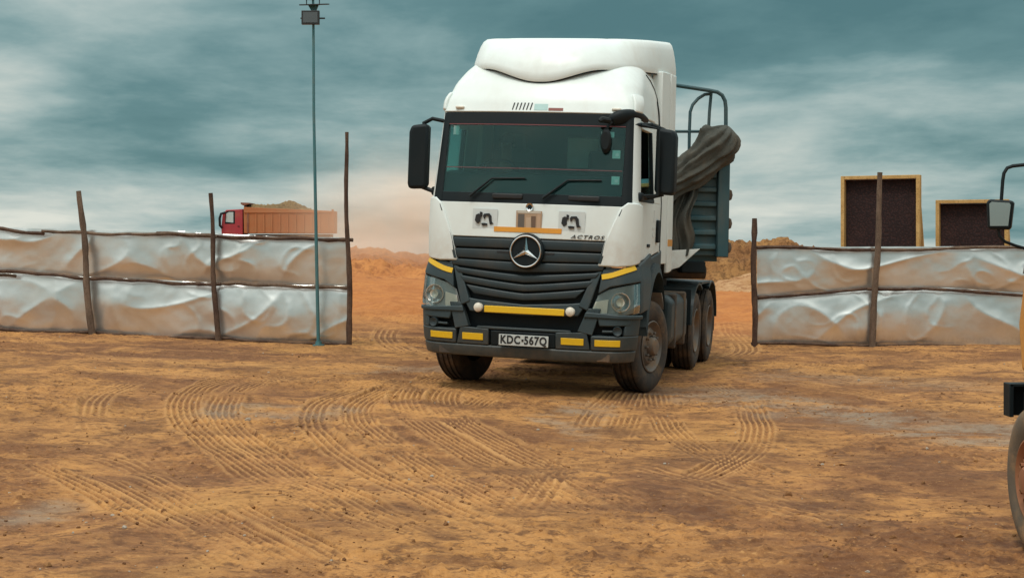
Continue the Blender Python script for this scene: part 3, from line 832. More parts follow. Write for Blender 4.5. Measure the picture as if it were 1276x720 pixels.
# ------------------------------------------------------------------ lamp post
def build_lamp():
    teal = painted('teal_paint', (0.045, 0.17, 0.19), 0.5, 0.2, 0.10, 4)
    dark = flat_mat('lamp_black', (0.014, 0.016, 0.018), 0.5)
    bx, by = gpt(397, 429); by -= 0.22; bx = xat(397, by)
    g = ground_at(bx, by)
    root = empty('lamp_post', (bx, by, g))
    tag(root, 'slim teal pole with black floodlight standing before the left fence', 'lamp post')
    def L(px, py): return Vector((xat(px, by) - bx, 0, zat(py, by) - g))
    MB().tube([(0, 0, -0.1), L(394, 300), L(391, 140), L(390.5, 20), L(390, -6)], [0.027, 0.025, 0.021, 0.019, 0.018], 12).build('pole', teal, root)
    MB().lathe([(0, 0.0), (0, 0.09), (0.02, 0.09), (0.025, 0.05), (0.07, 0.045), (0.07, 0.0)], 16, 'z').build('base_flange', teal, root)
    a, b = L(374.5, 6.6), L(409, 5.6)
    mb = MB(); c = (a + b) / 2
    mb.box((c.x, 0, c.z), (0.42, 0.26, 0.018), rot=Matrix.Rotation(R(9), 4, 'X') @ Matrix.Rotation(R(-1.5), 4, 'Y'))
    mb.build('solar_panel', dark, root, bevel=0.003)
    MB().prism([(L(388, 14).x, L(388, 14).z), (L(394, 14).x, L(394, 14).z), (L(397, 7).x, L(397, 7).z), (L(384, 7).x, L(384, 7).z)], -0.02, 0.02).build('panel_bracket', teal, root)
    for px in (382, 398): MB().tube([L(px, 7), L(px, 0)], 0.008, 6).build('upper_bracket', dark, root)
    c = L(386, -4)
    MB().box((c.x, -0.02, c.z), (0.15, 0.10, 0.10)).build('upper_lamp', dark, root, bevel=0.01)
    c = L(388, 23.5)
    fl = MB()
    fl.box((c.x - 0.0, -0.085, c.z), (0.265, 0.07, 0.205))
    for i in range(7): fl.box((c.x - 0.11 + i * 0.036, -0.043, c.z), (0.01, 0.03, 0.17))
    f = fl.build('floodlight', dark, root, bevel=0.006)
    gl = new_mat('lamp_glass'); pbsdf(gl[1], gl[2], (0.10, 0.11, 0.115), 0.12, 0.0, 0.6)
    MB().box((c.x, -0.122, c.z), (0.215, 0.006, 0.155)).build('lens', gl[0], f)
    MB().tube([L(374.5, 23), L(375.5, 23.2), L(404, 23.2), L(405, 23)], 0.012, 8).build('yoke', dark, root)
build_lamp()

# ------------------------------------------------------------------ shared vehicle materials
WHITE = painted('white_paint', (0.77, 0.83, 0.81), 0.42, 0.0, 0.075, 1.6, coat=0.06, low=(1.2, 2.2, 0.28), var=0.04)
DARKP = painted('dark_plastic', (0.017, 0.036, 0.043), 0.50, 0.0, 0.04, 2.2, bump=0.0015, bscale=120, low=(0.2, 0.9, 0.14))
BLACKP = painted('black_plastic', (0.006, 0.012, 0.015), 0.55, 0.0, 0.008, 3.0, spec=0.22)
GRILLE = painted('grille_plastic', (0.013, 0.027, 0.033), 0.42, 0.0, 0.03, 3.0)
CHASSIS = painted('chassis_steel', (0.030, 0.034, 0.036), 0.65, 0.2, 0.25, 2.5)
RUBBER = painted('tyre_rubber', (0.018, 0.018, 0.018), 0.85, 0.0, 0.15, 5.0, bump=0.004, bscale=90, streak=False)
RUBBER_DUSTY = painted('tyre_rubber_dusty', (0.10, 0.085, 0.065), 0.9, 0.0, 0.36, 5.0, bump=0.004, bscale=90, streak=False)
RIM = painted('rim_steel', (0.13, 0.125, 0.12), 0.55, 0.5, 0.30, 6.0)
CHROME = flat_mat('chrome', (0.72, 0.73, 0.73), 0.16, 1.0)
ALU = painted('aluminium', (0.42, 0.42, 0.41), 0.45, 0.6, 0.20, 3.0)
YELLOW = painted('yellow_reflector', (0.78, 0.47, 0.015), 0.35, 0.0, 0.05, 5.0)
AMBER = painted('amber_reflector', (0.72, 0.30, 0.03), 0.35, 0.0, 0.10, 5.0)
INTERIOR = flat_mat('cab_interior', (0.040, 0.066, 0.064), 0.8)
SEATM = flat_mat('seat_fabric', (0.06, 0.065, 0.07), 0.9)
PALE_PATCH = flat_mat('pale_patch', (0.86, 0.92, 0.88), 0.9)
STICKER = flat_mat('white_sticker', (0.70, 0.72, 0.70), 0.6)
STICKER_GREY = flat_mat('grey_sticker', (0.62, 0.66, 0.65), 0.6)
INK = flat_mat('black_print', (0.010, 0.012, 0.014), 0.6)
LENS_WHITE = flat_mat('lamp_lens_white', (0.72, 0.66, 0.56), 0.3)
TARP = painted('grey_tarpaulin', (0.050, 0.054, 0.046), 0.85, 0.0, 0.05, 3.0, bump=0.01, bscale=30)
TEALSTEEL = painted('teal_steel', (0.022, 0.078, 0.094), 0.55, 0.2, 0.06, 2.0)

def glass_mat(name, tint, refl=1.0, gl=(1, 1, 1)):
    m, k, out = new_mat(name)
    t = k.new('ShaderNodeBsdfTransparent'); t.inputs[0].default_value = tint + (1,)
    g = k.new('ShaderNodeBsdfGlossy'); g.inputs['Roughness'].default_value = 0.03
    g.inputs[0].default_value = tuple(gl) + (1,)
    fr = k.new('ShaderNodeFresnel'); fr.inputs[0].default_value = 1.5
    p = k.new('ShaderNodeTexCoord').outputs['Object']
    d = k.new('ShaderNodeBsdfDiffuse'); d.inputs[0].default_value = (0.42, 0.36, 0.28, 1)
    film = k.math('MULTIPLY', k.mapr(k.noise(p, 2.0, 5, 0.6), 0.4, 0.8), 0.035)
    a = k.new('ShaderNodeMixShader'); k.l.new(k.math('MULTIPLY', fr.outputs[0], refl), a.inputs[0]); k.l.new(t.outputs[0], a.inputs[1]); k.l.new(g.outputs[0], a.inputs[2])
    b = k.new('ShaderNodeMixShader'); k.l.new(film, b.inputs[0]); k.l.new(a.outputs[0], b.inputs[1]); k.l.new(d.outputs[0], b.inputs[2])
    k.l.new(b.outputs[0], out.inputs[0])
    return m
HLBOWL = flat_mat('headlight_bowl', (0.30, 0.31, 0.30), 0.35, 0.4)
GLASS = glass_mat('windscreen_glass', (0.70, 0.90, 0.88), 0.8, (0.66, 0.96, 0.95))
LENS = glass_mat('headlight_glass', (0.90, 0.93, 0.92), 0.7)

# ------------------------------------------------------------------ wheels
def wheel(parent, c, side, rad=0.52, width=0.315, tyre=RUBBER, rim=RIM, steer=0.0, convex=True, lugs=True, name='wheel'):
    """side +1: outer face toward +x"""
    w = empty(name, c, (0, 0, steer), parent)
    hw = width / 2; rr = rad * 0.545
    prof = [(-hw * 0.72, rr), (-hw * 0.86, rr + 0.02), (-hw, rad * 0.74), (-hw * 0.98, rad * 0.86), (-hw * 0.86, rad * 0.965), (-hw * 0.7, rad * 0.99)]
    gro = []
    ng = 4
    for i in range(ng):
        x = -hw * 0.62 + i * (hw * 1.24) / (ng - 1)
        gro += [(x - 0.014, rad), (x - 0.010, rad - 0.016), (x + 0.010, rad - 0.016), (x + 0.014, rad)]
    prof += gro + [(-a, b) for a, b in prof[::-1]]
    mb = MB(); mb.lathe(prof, 72, 'x')
    t = mb.build('tyre', tyre, w, angle=50)
    # steel disc: recessed on dual wheels, dished outwards on steering wheels
    o = side
    if convex:
        pr = [(o * hw * 0.74, rr + 0.004), (o * hw * 0.92, rr + 0.012), (o * hw * 0.96, rr), (o * hw * 0.80, rr - 0.02), (o * hw * 0.55, rr - 0.04), (o * hw * 0.50, rr * 0.80), (o * hw * 0.80, rr * 0.66), (o * hw * 0.84, rr * 0.44), (o * hw * 0.55, rr * 0.40), (o * hw * 0.5, 0.001)]
    else:
        pr = [(o * hw * 0.74, rr + 0.004), (o * hw * 0.92, rr + 0.012), (o * hw * 0.96, rr), (o * hw * 0.8, rr - 0.02), (-o * hw * 0.25, rr - 0.05), (-o * hw * 0.5, rr * 0.72), (-o * hw * 0.52, rr * 0.45), (-o * hw * 0.5, 0.001)]
    MB().lathe(pr, 48, 'x').build('rim', rim, w, angle=40)
    hub = MB()
    if convex:
        hub.lathe([(o * hw * 0.5, rr * 0.40), (o * hw * 1.10, rr * 0.37), (o * hw * 1.25, rr * 0.30), (o * hw * 1.3, rr * 0.12), (o * hw * 1.3, 0.001)], 28, 'x')
    else:
        hub.lathe([(-o * hw * 0.5, rr * 0.45), (o * hw * 0.55, rr * 0.42), (o * hw * 0.7, rr * 0.3), (o * hw * 0.7, 0.001)], 28, 'x')
    hub.build('hub', rim, w, angle=40)
    bx = o * hw * (0.90 if convex else -0.42)
    for j in range(10):
        a = 2 * math.pi * j / 10
        MB().lathe([(bx - 0.02, 0.016), (bx + 0.02, 0.016), (bx + 0.026, 0.010), (bx + 0.026, 0.001)], 6, 'x', M=Matrix.Translation((0, math.cos(a) * rr * 0.55, math.sin(a) * rr * 0.55))).build('wheel_nut', rim, w)
    return w

# ------------------------------------------------------------------ the white tractor truck
PSI, RHO = R(15), R(2.2)
T_MAT = Matrix.Translation((0.073, 15.85, -0.022)) @ Matrix.Rotation(-PSI, 4, 'Z') @ Matrix.Rotation(RHO, 4, 'Y')
truck = empty('tractor_truck')
truck.matrix_world = T_MAT
tag(truck, 'white tractor truck with dark bumper turning out through the fence gap', 'truck')

CAB_YF = [(1.0, 0.055), (1.69, 0.065), (2.08, 0.10), (3.06, 0.27), (3.2, 0.32), (3.4, 0.43), (3.55, 0.56), (3.72, 0.80)]
CAB_XE = [(1.0, 0.80), (1.69, 0.90), (2.08, 1.015), (3.06, 1.005), (3.2, 0.97), (3.4, 0.86), (3.55, 0.74), (3.72, 0.60)]
CAB_W = [(1.0, 1.15), (2.08, 1.16), (3.06, 1.10), (3.2, 1.09), (3.4, 1.06), (3.55, 1.02), (3.72, 0.95)]
CAB_D = [(1.0, 0.26), (2.08, 0.24), (3.06, 0.22), (3.2, 0.25), (3.4, 0.36), (3.55, 0.5), (3.72, 0.6)]
def cabskin(t, z):
    s = -1 if t < 0 else 1; a = abs(t)
    yf = interp(z, CAB_YF); xe = interp(z, CAB_XE); w = interp(z, CAB_W); d = interp(z, CAB_D); sag = 0.085
    if a <= 1: return Vector((s * a * xe, yf + sag * a * a, z))
    if a <= 2:
        th = (a - 1) * math.pi / 2
        # leave the front with its own slope so that corner stays smooth
        return Vector((s * (xe + (w - xe) * math.sin(th)), yf + sag + d * (1 - math.cos(th)) + 0.0, z))
    return Vector((s * w, yf + sag + d + (a - 2), z))
def cab_ys(z): return interp(z, CAB_YF) + 0.085 + interp(z, CAB_D)
def sideskin(sgn):
    def f(y, z): return Vector((sgn * interp(z, CAB_W), y, z))
    return f
BMP_YF = [(0.38, 0.07), (0.46, 0.03), (0.70, 0.0), (1.0, 0.02), (1.25, 0.05), (1.45, 0.09)]
BMP_W = [(0.38, 1.16), (0.6, 1.20), (1.0, 1.235), (1.3, 1.22), (1.45, 1.18)]
def bmpskin(t, z):
    s = -1 if t < 0 else 1; a = abs(t)
    yf = interp(z, BMP_YF); w = interp(z, BMP_W); xe = 0.92; sag = 0.085; d = 0.30
    if a <= 1: return Vector((s * a * xe, yf + sag * a * a, z))
    if a <= 2:
        th = (a - 1) * math.pi / 2
        return Vector((s * (xe + (w - xe) * math.sin(th)), yf + sag + d * (1 - math.cos(th)), z))
    return Vector((s * w, yf + sag + d + (a - 2), z))

def poly_sample(pts, n):
    """n+1 points along a polyline by index"""
    out = []
    m = len(pts) - 1
    for i in range(n + 1):
        q = i / n * m; j = min(int(q), m - 1); f = q - j
        out.append(tuple(pts[j][c] * (1 - f) + pts[j + 1][c] * f for c in range(2)))
    return out
def strip(S, low, up, off, thick, nu=24, nv=6, flip=False, crown=0.0, mb=None):
    """slab on a skin between two (u,z) lines; off = proud of the skin"""
    mb = mb or MB()
    L, U = poly_sample(low, nu), poly_sample(up, nu)
    b = len(mb.v); N = (nu + 1) * (nv + 1)
    outer, inner = [], []
    for j in range(nv + 1):
        f = j / nv
        for i in range(nu + 1):
            u = L[i][0] * (1 - f) + U[i][0] * f; z = L[i][1] * (1 - f) + U[i][1] * f
            p = S(u, z); e = 1e-3
            n = (S(u + e, z) - S(u - e, z)).cross(S(u, z + e) - S(u, z - e)).normalized()
            if flip: n = -n
            c = crown * math.sin(math.pi * f)
            outer.append(p + n * (off + c)); inner.append(p + n * (off - thick))
    mb.v += [tuple(q) for q in outer] + [tuple(q) for q in inner]
    def I(i, j): return b + j * (nu + 1) + i
    for j in range(nv):
        for i in range(nu):
            mb.f.append((I(i, j), I(i + 1, j), I(i + 1, j + 1), I(i, j + 1)))
            mb.f.append((I(i, j) + N, I(i, j + 1) + N, I(i + 1, j + 1) + N, I(i + 1, j) + N))
    rim = [I(i, 0) for i in range(nu + 1)] + [I(nu, j) for j in range(1, nv + 1)] + [I(i, nv) for i in range(nu - 1, -1, -1)] + [I(0, j) for j in range(nv - 1, 0, -1)]
    for a, c in zip(rim, rim[1:] + rim[:1]): mb.f.append((a, a + N, c + N, c))
    return mb
def sym(pts): return [(-u, z) for u, z in pts[::-1]] + [p for p in pts if p[0] > 1e-9]
def cab_t(x, z): return x / interp(z, CAB_XE)
def bt(x): return x / 0.92

def build_cab():
    P = truck
    # white panel under the windscreen
    mb = strip(cabskin, [(-1.0, 1.70), (1.0, 1.70)], [(-1.0, 2.075), (1.0, 2.075)], 0.006, 0.03, 30, 6)
    front = mb.build('front_panel', WHITE, P, bevel=0.008)
    # windscreen and its black border
    mb = strip(cabskin, [(-0.985, 2.105), (0.985, 2.105)], [(-0.985, 2.93), (0.985, 2.93)], 0.004, 0.007, 30, 10)
    ws = mb.build('windscreen', GLASS, P)
    strip(cabskin, [(-1.03, 2.93), (1.03, 2.93)], [(-1.04, 3.055), (1.04, 3.055)], 0.008, 0.03, 30, 3).build('sun_band', BLACKP, P, bevel=0.006)
    strip(cabskin, [(-0.98, 2.922), (0.98, 2.922)], [(-0.98, 2.932), (0.98, 2.932)], 0.011, 0.004, 30, 1).build('red_band', flat_mat('dull_red', (0.16, 0.045, 0.05), 0.6), P)
    strip(cabskin, [(-1.0, 2.07), (1.0, 2.07)], [(-0.99, 2.18), (0.99, 2.18)], 0.007, 0.02, 30, 3).build('wiper_cowl', BLACKP, P, bevel=0.006)
    strip(cabskin, [(-0.97, 2.445), (0.97, 2.445)], [(-0.97, 2.455), (0.97, 2.455)], 0.006, 0.003, 30, 1).build('tint_line', flat_mat('dull_pink', (0.10, 0.05, 0.055), 0.6), P)
    for s in (-1, 1):
        # black windscreen pillar, white door pillar
        A = [(s * 0.98, 2.08), (s * 1.40, 2.08)]; B = [(s * 0.98, 3.055), (s * 1.36, 3.055)]
        if s < 0: A, B = A[::-1], B[::-1]
        strip(cabskin, A, B, 0.010, 0.05, 8, 8).build('windscreen_pillar', BLACKP, P, bevel=0.006)
        A = [(s * 1.42, 2.10), (s * 1.98, 2.10)]; B = [(s * 1.38, 3.055), (s * 1.98, 3.055)]
        if s < 0: A, B = A[::-1], B[::-1]
        strip(cabskin, A, B, 0.006, 0.05, 8, 8).build('door_pillar', WHITE, P, bevel=0.006)
        # corner deflector
        lo = [(s * 0.90, 1.435), (s * 1.25, 1.43), (s * 1.6, 1.445), (s * 2.02, 1.48)]
        up = [(s * 0.985, 2.07), (s * 1.2, 2.115), (s * 1.6, 2.115), (s * 2.02, 2.095)]
        if s < 0: lo, up = lo[::-1], up[::-1]
        strip(cabskin, lo, up, 0.030, 0.06, 18, 8, crown=0.006).build('corner_deflector', WHITE, P, bevel=0.016, segs=3)
        strip(cabskin, [(s * 0.90 if s > 0 else -0.935, 1.46), (0.935 if s > 0 else -0.90, 1.46)], [(s * 1.0 if s > 0 else -1.035, 2.04), (1.035 if s > 0 else -1.0, 2.04)], 0.033, 0.004, 3, 8).build('deflector_slot', DARKP, P)
        # door: lower panel and window surround
        S = sideskin(s); fl = (s < 0)
        door = strip(S, [(0.46, 1.49), (1.1, 1.54), (1.74, 1.60)], [(0.44, 2.14), (1.1, 2.14), (1.74, 2.14)], 0.004, 0.05, 12, 6, fl).build('door', WHITE, P, bevel=0.008)
        strip(S, [(1.26, 2.142), (1.74, 2.142)], [(1.26, 3.05), (1.74, 3.05)], 0.004, 0.05, 4, 6, fl).build('window_pillar', WHITE, door, bevel=0.006)
        strip(S, [(0.60, 2.93), (1.258, 2.93)], [(0.60, 3.05), (1.258, 3.05)], 0.003, 0.05, 6, 2, fl).build('window_top', WHITE, door, bevel=0.006)
        strip(S, [(0.455, 2.145), (1.255, 2.145)], [(0.455, 2.18), (1.255, 2.18)], 0.012, 0.04, 6, 2, fl).build('window_seal', BLACKP, door)
        strip(S, [(1.215, 2.18), (1.258, 2.18)], [(1.215, 2.93), (1.258, 2.93)], 0.008, 0.04, 2, 6, fl).build('window_seal', BLACKP, door)
        if s < 0: strip(S, [(0.44, 2.15), (1.22, 2.15)], [(0.60, 2.94), (1.22, 2.94)], -0.015, 0.005, 4, 4, fl).build('window_glass', GLASS, door)
        else: strip(S, [(0.44, 2.15), (1.22, 2.15)], [(0.44, 2.38), (1.22, 2.42)], -0.015, 0.005, 4, 4, fl).build('window_glass', GLASS, door)
        hd = MB(); hd.box((s * 1.178, 1.52, 1.83), (0.03, 0.13, 0.26)); hd.build('handle', BLACKP, door, bevel=0.012)
        MB().box((s * 1.166, 0.98, 1.665), (0.012, 0.16, 0.035)).build('badge', BLACKP, door, bevel=0.004)
        dc = MB()
        for (yy, zz, a, b) in ((1.30, 2.03, .05, .12), (1.31, 1.93, .03, .05), (1.24, 1.86, .16, .02), (1.27, 1.82, .12, .03), (1.25, 1.78, .14, .02)):
            pass
        MB().box((s * 1.1655, 1.30, 2.00), (0.006, 0.05, 0.13)).build('decal', STICKER_GREY, door)
        MB().box((s * 1.1650, 1.28, 1.86), (0.006, 0.14, 0.02)).build('decal', STICKER_GREY, door)
        MB().box((s * 1.1648, 1.28, 1.79), (0.006, 0.11, 0.05)).build('decal', STICKER_GREY, door)
        MB().tube([(s * 1.17, 1.735, 1.60), (s * 1.17, 1.735, 2.15), (s * 1.113, 1.735, 3.05)], 0.006, 6).build('door_seam', BLACKP, P)
        MB().tube([(s * (interp(z, CAB_W) + .012), y, z) for y, z in ((1.735, 3.05), (1.73, 3.2), (1.70, 3.36), (1.62, 3.46), (1.45, 3.54), (1.25, 3.585))], 0.008, 6).build('roof_seam', BLACKP, P)
        # sleeper side and rear side fairing
        strip(S, [(1.30, 3.062), (1.75, 3.062)], [(1.30, 3.66), (1.75, 3.66)], 0.004, 0.03, 5, 8, fl).build('roof_side', WHITE, P)
        S2 = (lambda sg: (lambda y, z: Vector((sg * (1.156 - 0.012 * (z - 1.4)), y, z))))(s)
        strip(S2, [(1.76, 1.45), (2.30, 1.45)], [(1.74, 3.68), (2.30, 3.72)], 0.002, 0.12, 6, 10, fl).build('sleeper_panel', WHITE, P, bevel=0.008)
        fr = strip(S2, [(2.34, 1.34), (2.52, 1.34), (2.72, 1.36)], [(2.34, 3.72), (2.52, 3.72), (2.72, 3.74)], 0.008, 0.035, 6, 10, fl).build('side_fairing', WHITE, P, bevel=0.010)
        strip(S2, [(2.36, 1.66), (2.70, 1.66)], [(2.36, 1.74), (2.70, 1.74)], 0.012, 0.004, 2, 1, fl).build('reflector', AMBER, fr)
    # forehead shell
    lo = sym([(0, 3.065), (1.0, 3.065), (2.0, 3.065), (2.9, 3.065)]); up = sym([(0, 3.70), (1.0, 3.70), (2.0, 3.70), (2.9, 3.70)])
    fh = strip(cabskin, lo, up, 0.010, 0.03, 72, 14).build('roof_front', WHITE, P, bevel=0.008)
    # soft pods at its lower corners
    for s in (-1, 1):
        a = [(s * 1.32, 3.085), (s * 1.9, 3.085)]; b = [(s * 1.32, 3.28), (s * 1.84, 3.28)]
        if s < 0: a, b = a[::-1], b[::-1]
        strip(cabskin, a, b, 0.034, 0.03, 8, 6, crown=0.012).build('corner_pod', WHITE, fh, bevel=0.022, segs=3)
        c = cabskin(s * 0.885, 3.115)
        MB().box((c.x, c.y - 0.018, c.z), (0.10, 0.05, 0.028)).build('marker_lamp', LENS_WHITE, fh, bevel=0.010)
    for i in range(6):
        x = -0.255 + i * 0.040
        c = cabskin(cab_t(x, 3.13), 3.13)
        MB().box((c.x, c.y - 0.012, c.z), (0.012, 0.006, 0.085), rot=Matrix.Rotation(R(12), 4, 'Y') @ Matrix.Rotation(R(-17), 4, 'X')).build('stripe_decal', INK, fh)
    for (x0, x1, z0, z1, mt, off) in ((-0.02, 0.13, 3.085, 3.155, flat_mat('teal_decal', (0.42, 0.62, 0.60), 0.5), 0.013), (0.14, 0.30, 3.082, 3.112, flat_mat('red_decal', (0.22, 0.055, 0.04), 0.5), 0.014)):
        strip(cabskin, [(cab_t(x0, z0), z0), (cab_t(x1, z0), z0)], [(cab_t(x0, z1), z1), (cab_t(x1, z1), z1)], off, 0.003, 4, 2).build('decal', mt, fh)
    # roof air deflector with wavy lip
    N = 64; rings = []
    prof = [(0.0, 0.0), (-0.012, 0.06), (0.0, 0.22), (0.055, 0.50), (0.125, 0.74), (0.20, 0.90), (0.30, 0.98), (0.45, 1.0)]
    OX = [(0, 0.0), (0.33, 0.22), (0.66, 0.44), (1.0, 0.64), (1.25, 0.765), (1.5, 0.855), (1.75, 0.945), (2.0, 1.01), (2.4, 1.08), (3.0, 1.13)]
    OY = [(0, 0.395), (0.33, 0.41), (0.66, 0.465), (1.0, 0.575), (1.25, 0.69), (1.5, 0.84), (1.75, 1.05), (2.0, 1.30), (2.4, 1.80), (3.0, 2.74)]
    def outline(t):
        s = -1 if t < 0 else 1; a = abs(t)
        return (s * (interp(a - .08, OX) + interp(a, OX) + interp(min(a + .08, 3), OX)) / 3 if a > .1 else s * interp(a, OX), (interp(a - .08, OY) + interp(a, OY) + interp(min(a + .08, 3), OY)) / 3, 0, 0)
    ts = list(np.linspace(-3, 3, N * 2 + 1))
    mb = MB(); M = len(ts)
    for (ins, h) in prof:
        for t in ts:
            x, y, _, _ = outline(t); a = abs(t)
            zl = 3.41 + 0.155 * float(sstep(0.05, 1.05, np.array(a))) + 0.17 * max(0, y - 0.55) / 2.2
            zt = 3.855 + 0.108 * y
            k_in = 1.0 - 0.68 * float(sstep(1.0, 2.0, np.array(a)))
            # inset toward the cab's middle
            nx_ = -np.sign(t) * float(sstep(0.6, 1.6, np.array(a))) * ins * (0.62 - 0.32 * float(sstep(1.5, 2.4, np.array(a))))
            ny_ = ins * 1.15 * (1 - float(sstep(1.1, 2.0, np.array(a))))
            mb.v.append((x + nx_, y + ny_, zl + (zt + 0.108 * ny_ - zl) * h))
    m = len(prof)
    for j in range(m - 1):
        for i in range(M - 1):
            mb.f.append((j * M + i, j * M + i + 1, (j + 1) * M + i + 1, (j + 1) * M + i))
    top = (m - 1) * M
    for i in range(N): mb.f.append((top + i, top + i + 1, top + M - 2 - i, top + M - 1 - i))
    # underside of the lip, a little inside
    base = len(mb.v)
    for i in range(M):
        x, y, z = mb.v[i]; a = abs(ts[i])
        mb.v.append((x * 0.96, y + 0.05 if a < 2 else y, z + 0.012))
    for i in range(M - 1): mb.f.append((i, base + i, base + i + 1, i + 1))
    sp = mb.build('roof_deflector', WHITE, P, angle=45, recalc=False)
    # dark seam under the lip
    mb = MB()
    pts = []
    for i in range(M):
        x, y, z = mb.v[i] if False else (0, 0, 0)
    pts = [(sp.data.vertices[i].co.x * 0.985, sp.data.vertices[i].co.y + 0.025, sp.data.vertices[i].co.z - 0.004) for i in range(0, M, 2)]
    MB().tube(pts, 0.011, 6).build('lip_seal', BLACKP, P)
    # back wall, roof skin, floor
    MB().box((0, 2.32, 2.55), (2.18, 0.03, 2.15)).build('back_wall', WHITE, P)
    MB().box((0, 1.75, 3.60), (1.80, 1.05, 0.03)).build('roof_skin', WHITE, P)
    MB().box((0, 1.30, 1.50), (2.16, 1.96, 0.05)).build('cab_floor', CHASSIS, P)
    # inside
    MB().box((0, 2.23, 2.30), (2.14, 0.04, 1.55)).build('rear_lining', INTERIOR, P)
    MB().box((0, 1.35, 3.07), (2.10, 1.75, 0.03)).build('roof_lining', INTERIOR, P)
    MB().box((0.17, 2.19, 2.74), (0.48, 0.02, 0.36)).build('rear_patch', PALE_PATCH, P)  # pale panel added where a bright patch shows in the windscreen
    db = MB(); db.prism([(0.26, 1.56), (0.26, 2.12), (0.34, 2.40), (0.52, 2.43), (0.78, 2.38), (0.86, 2.10), (0.80, 1.56)], -1.04, 1.04, 'x')
    db.build('dashboard', BLACKP, P, bevel=0.02)
    for s in (-1, 1):
        st = empty('seat', (s * 0.58, 1.28, 1.53), (0, 0, 0), P)
        MB().box((0, -0.05, 0.38), (0.52, 0.52, 0.18)).build('cushion', SEATM, st, bevel=0.05, segs=3)
        MB().box((0, 0.25, 0.82), (0.50, 0.16, 0.78), rot=Matrix.Rotation(R(-8), 4, 'X')).build('backrest', SEATM, st, bevel=0.05, segs=3)
        MB().box((0, 0.32, 1.29), (0.30, 0.12, 0.20)).build('headrest', SEATM, st, bevel=0.04, segs=3)
        MB().box((0, 0, 0.15), (0.34, 0.34, 0.30)).build('pedestal', INTERIOR, st, bevel=0.02)
    sw = empty('steering_wheel', (-0.58, 0.84, 2.44), (R(38), 0, 0), P)
    n = 36; MB().tube([(0.22 * math.cos(6.2832 * i / n), 0.22 * math.sin(6.2832 * i / n), 0) for i in range(n + 1)], 0.016, 8, False).build('wheel_rim', BLACKP, sw)
    MB().tube([(-0.21, 0, 0), (0, 0, -0.03), (0.21, 0, 0)], 0.016, 8).build('spoke', BLACKP, sw)
    MB().tube([(0, 0, -0.02), (0, 0.0, -0.45)], 0.03, 10).build('column', BLACKP, sw)
    # stickers on the inside of the windscreen
    for (x, z, w, h, m_) in ((0.905, 2.63, .085, .09, STICKER), (0.915, 2.35, .085, .09, STICKER), (-0.90, 2.86, .06, .10, STICKER_GREY), (0.80, 2.84, .14, .06, STICKER_GREY)):
        c = cabskin(cab_t(x, z), z)
        stk = MB().box((c.x, c.y + 0.006, c.z), (w, 0.003, h), rot=Matrix.Rotation(R(9), 4, 'Z') @ Matrix.Rotation(R(-10), 4, 'X')).build('windscreen_sticker', m_, ws)
        if m_ is STICKER: MB().box((c.x + 0.01, c.y + 0.003, c.z - 0.005), (w * .4, 0.003, h * .35), rot=Matrix.Rotation(R(9), 4, 'Z') @ Matrix.Rotation(R(-10), 4, 'X')).build('sticker_print', STICKER_GREY, ws)
    # wipers
    for (x0, x1, x2) in ((-0.66, -0.42, -0.05), (0.16, 0.42, 0.78)):
        q = []
        for x, z in ((x0, 2.135), (x1, 2.335), (x2, 2.345)):
            c = cabskin(cab_t(x, z), z); q.append((c.x, c.y - 0.045, c.z))
        wp = MB().tube(q[:2], [0.016, 0.010], 8).build('wiper', BLACKP, P)
        MB().tube([q[1], q[2]], 0.010, 6).build('wiper_blade', BLACKP, wp)
        c = cabskin(cab_t((x1 + x2) / 2, 2.15), 2.15)
        MB().box((c.x, c.y - 0.018, c.z - 0.005), (0.34, 0.03, 0.055)).build('air_inlet', INK, P, bevel=0.012)
build_cab()

